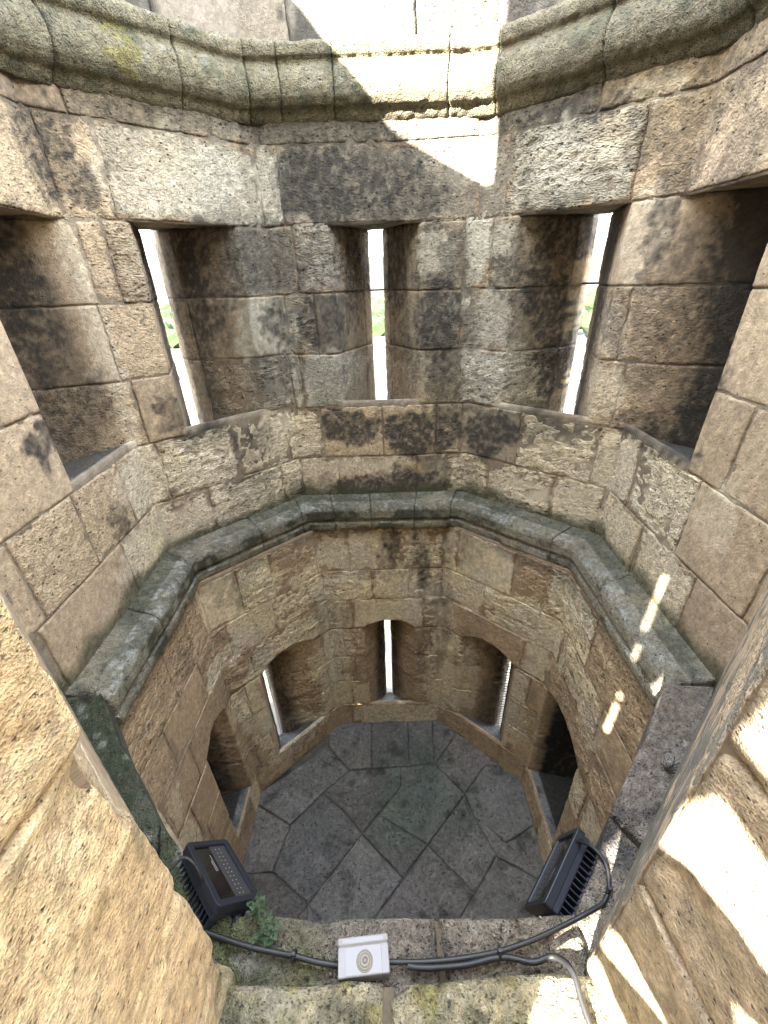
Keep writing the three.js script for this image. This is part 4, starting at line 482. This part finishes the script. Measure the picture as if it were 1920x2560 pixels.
cable('conduit', 'ribbed dark conduit lying along the ledge and turning down the threshold into sunlight', [[0.02, YC + 0.002, -0.338], [0.05, YC + 0.004, -0.334], [0.154, YC, -0.337], [0.25, YC, -0.348], [0.317, YC + 0.003, -0.337], [0.365, YC + 0.012, -0.343], [0.386, -1.37, -0.31], [0.388, -1.368, -0.26], [0.40, -1.37, -0.18], [0.42, -1.372, -0.05]], 0.0066, []);
// ------------------------------------------------------------------ weeds
function weed(label, at, n, spread, hgt, leaf, col, seed, dry) {
  const t = thing(dry ? 'dry_weed' : 'weed', label, 'weed'), R = rng(seed), leaves = [], stems = [];
  for (let i = 0; i < n; i++) {
    const a = R() * 6.28, q = Math.sqrt(R()) * spread, bx0 = at[0] + (R() - 0.5) * spread * 0.6, bz0 = at[2] + (R() - 0.5) * spread * 0.6, tip = [at[0] + Math.cos(a) * q + (dry ? 0 : -0.02 * R()), at[1] + hgt * (0.25 + 0.75 * R()), at[2] + Math.sin(a) * q * 1.2], mid = [(bx0 + tip[0]) / 2 + (R() - 0.5) * 0.02, at[1] + (tip[1] - at[1]) * 0.6, (bz0 + tip[2]) / 2];
    stems.push(tube([[bx0, at[1] - 0.004, bz0], mid, tip], 0.0008, 4, 6));
    if (!dry) for (let k = 0; k < 7; k++) { const f = 0.35 + 0.65 * R(), p = [lerp(bx0, tip[0], f) + (R() - 0.5) * 0.018, lerp(at[1], tip[1], f) + (R() - 0.5) * 0.01, lerp(bz0, tip[2], f) + (R() - 0.5) * 0.018]; const g = new THREE.CircleGeometry(leaf * (0.6 + 0.7 * R()), 6); g.scale(0.62, 1, 1); const pa = g.attributes.position; for (let v = 0; v < pa.count; v++) pa.setZ(v, -Math.abs(pa.getX(v)) * 0.5); g.rotateX(-Math.PI / 2 + (R() - 0.5) * 1.3); g.rotateY(R() * 6.28); g.translate(...p); leaves.push(g); }
  }
  part('stem', mergeGeometries(stems), plain(dry ? 0.06 : 0.10, dry ? 0.05 : 0.12, 0.04, 0.9), t);
  if (!dry) part('leaves', mergeGeometries(leaves), new THREE.MeshPhysicalMaterial({ color: new THREE.Color().setRGB(...col), roughness: 0.6, side: THREE.DoubleSide }), t);
  return t;
}
weed('small bright green leafy weed sprouting by the floodlight foot', [-0.325, -1.437, -0.405], 24, 0.036, 0.035, 0.0048, [0.018, 0.044, 0.012], 81);
weed('slender green weed climbing beside the lower frame of the floodlight', [-0.352, -1.437, -0.452], 16, 0.02, 0.065, 0.0042, [0.02, 0.048, 0.014], 82);
weed('dark dry tuft of roots at the foot of the mossy wall corner', [-1.20, -1.42, -1.12], 40, 0.05, 0.035, 0, null, 83, true);
weed('dark withered twiggy tuft on the brown grey ledge slab', [0.90, -1.43, -0.765], 40, 0.04, 0.04, 0, null, 84, true);
// ------------------------------------------------------------------ grit, chips and dead leaves
{
  const R = rng(95), chip = new THREE.IcosahedronGeometry(1, 0), spots = [[-0.42, 0.9, -0.43, 0.10, -1.442, 140], [-0.9, 0.95, -2.4, 1.6, FLOOR + 0.003, 260], [0.5, 0.6, -0.95, 0.5, -1.42, 0]], n = 680, im = new THREE.InstancedMesh(chip, plain(0.3, 0.26, 0.2, 0.95), n), m = new THREE.Matrix4(), q = new THREE.Quaternion(), c = new THREE.Color(); let k = 0;
  for (const [x0, w, z0, d, y, cnt] of spots) for (let i = 0; i < cnt; i++) { const floorSpot = y < -2, wx = floorSpot ? 1.8 : w, s = (floorSpot ? 0.006 : 0.0026) * (0.4 + R() * R() * 1.6), x = floorSpot ? -0.9 + wx * R() : x0 + w * R(), z = z0 + d * R(); q.setFromEuler(new THREE.Euler(R() * 6, R() * 6, R() * 6)); m.compose(new THREE.Vector3(x, y, z), q, new THREE.Vector3(s * (1 + R()), s * 0.6, s)); im.setMatrixAt(k, m); const t = R(); c.setRGB(...(t < 0.5 ? [0.05, 0.038, 0.025] : t < 0.85 ? [0.16, 0.13, 0.09] : [0.26, 0.22, 0.16])); im.setColorAt(k++, c); }
  im.count = k; im.material.color.setRGB(1, 1, 1); im.name = 'grit'; im.userData = { kind: 'stuff', label: 'loose grit and crumbs of stone scattered on ledge and floor', category: 'grit' }; im.castShadow = true; scene.add(im);
}
// ------------------------------------------------------------------ iron bars and mesh in the slits
{
  const iron = plain(0.03, 0.028, 0.026, 0.7), bars = [[uOpen[2], -0.078, 'thin iron bar bridging the far central loophole'], [uOpen[3], -0.07, 'thin iron bar bridging the chipped loophole']];
  for (const [o, y, l] of bars) { const t = thing('iron_bar', l, 'iron bar'), { SL, SR } = o.corners; part('bar', tube([[SL[0] - 0.02, y, SL[1]], [SR[0] + 0.02, y, SR[1]]], 0.006, 6, 2), iron, t); }
  const wire = plain(0.42, 0.43, 0.43, 0.45, { metalness: 0.6 });
  lOpen.slice(1, 4).forEach((o, k) => {
    const t = thing('wire_mesh', ['diagonal wire mesh in the lower slit beyond the glass-faced floodlight', 'diagonal wire mesh in the lower central slit facing the viewer', 'diagonal wire mesh in the lower slit beside the deep black recess'][k], 'wire mesh', 'wire meshes of the lower slits'), { SL, SR } = o.corners, g = [];
    for (let y = -4.05; y < -2.66; y += 0.036) g.push(tube([[SL[0], y, SL[1]], [SR[0], y + 0.045, SR[1]]], 0.0035, 5, 2)); part('wire', mergeGeometries(g), wire, t);
  });
}
// ------------------------------------------------------------------ the country seen through the loopholes
{
  const g = new THREE.CircleGeometry(7000, 96); g.rotateX(-Math.PI / 2); g.translate(0, -26, 0); const gr = part('ground', g, plain(0.05, 0.052, 0.04, 0.95), null); gr.userData = { kind: 'structure' };
  const hg = new THREE.RingGeometry(900, 4200, 160, 24); hg.rotateX(-Math.PI / 2); const hp = hg.attributes.position, hc = []; for (let i = 0; i < hp.count; i++) { const x = hp.getX(i), z = hp.getZ(i), r = Math.hypot(x, z), a = Math.atan2(z, x), h = sst(900, 3600, r) * (150 + 60 * vn(Math.cos(a) * 4, Math.sin(a) * 4, 1)) + 25 * vn(x / 260, z / 260, 2) * sst(900, 1600, r) - 27; hp.setY(i, h); const f = vn(x / 90, z / 90, 4); hc.push(...(f > 0 ? [0.012, 0.022, 0.018] : [0.022, 0.032, 0.022])); } hg.setAttribute('color', new THREE.Float32BufferAttribute(hc, 3)); hg.computeVertexNormals();
  const hills = part('hills', hg, new THREE.MeshStandardMaterial({ vertexColors: true, roughness: 1, side: THREE.DoubleSide }), null); hills.userData = { kind: 'structure' };
  const R = rng(91), leafG = new THREE.IcosahedronGeometry(1, 1); { const p = leafG.attributes.position; for (let i = 0; i < p.count; i++) { const k = 1 + 0.3 * vn(p.getX(i) * 3, p.getY(i) * 3, p.getZ(i) * 3); p.setXYZ(i, p.getX(i) * k, p.getY(i) * k, p.getZ(i) * k); } leafG.computeVertexNormals(); }
  const wood = new THREE.InstancedMesh(leafG, plain(0.016, 0.032, 0.007, 1), 900), m4 = new THREE.Matrix4(); for (let i = 0; i < 900; i++) { const a = (R() - 0.5) * 1.5 - Math.PI / 2, d = 200 + 330 * R(), s = 3 + 4 * R(); m4.makeScale(s, s * 0.9, s); m4.setPosition(Math.cos(a) * d, -26 + s * 0.8, Math.sin(a) * d); wood.setMatrixAt(i, m4); } wood.name = 'woodland'; wood.userData = { kind: 'stuff', label: 'distant belt of green trees seen through the loopholes', category: 'woodland' }; scene.add(wood);
  const wallM = [plain(0.25, 0.23, 0.2, 0.9), plain(0.2, 0.16, 0.13, 0.9), plain(0.3, 0.3, 0.3, 0.9)], roofM = [plain(0.03, 0.03, 0.035, 0.8), plain(0.05, 0.035, 0.03, 0.8)], win = plain(0.03, 0.04, 0.05, 0.2);
  for (const [az, d, l] of [[-29.5, 82, 'pale house below the loophole beside the broad cream lintel, nearer of two'], [-27.5, 150, 'pale house below the loophole beside the broad cream lintel, farther of two'], [-0.4, 85, 'pale house glimpsed low in the central loophole, nearer of two'], [0.7, 155, 'pale house glimpsed low in the central loophole, farther of two'], [27.5, 80, 'pale house below the chipped loophole with the bar, nearer of two'], [29.5, 150, 'pale house below the chipped loophole with the bar, farther of two']]) {
    const a = THREE.MathUtils.degToRad(az), w = 8 + 3 * R(), h = 5 + 2 * R(), dp = 8, t = thing('house', l, 'house', 'town houses seen through the loopholes'); t.position.set(Math.sin(a) * d, -26, -Math.cos(a) * d); t.rotation.y = (R() - 0.5) * 1.2;
    part('wall', bx(w, h, dp, 0, h / 2, 0), wallM[(R() * 3) | 0], t); const s = new THREE.Shape([[-dp / 2 - 0.4, h], [0, h + 3], [dp / 2 + 0.4, h]].map(p => new THREE.Vector2(...p))), rg = new THREE.ExtrudeGeometry(s, { depth: w + 0.6, bevelEnabled: false }); rg.rotateY(Math.PI / 2); rg.translate(-w / 2 - 0.3, 0.003, 0); part('roof', rg, roofM[(R() * 2) | 0], t);
    for (const wx of [-0.25, 0.25]) for (const wy of [0.3, 0.72]) part('window', bx(1.1, 1.3, 0.1, wx * w, wy * h, dp / 2 + 0.03), win, t);
  }
}
camera.far = 9000; camera.updateProjectionMatrix();
scene.traverse(o => { if (o.__n) delete o.__n; });
const renderer = new THREE.WebGLRenderer({ antialias: true });
renderer.setSize(768, 1024); renderer.toneMapping = THREE.LinearToneMapping; renderer.toneMappingExposure = EXPOSURE; renderer.shadowMap.enabled = true;
renderer.render(scene, camera);
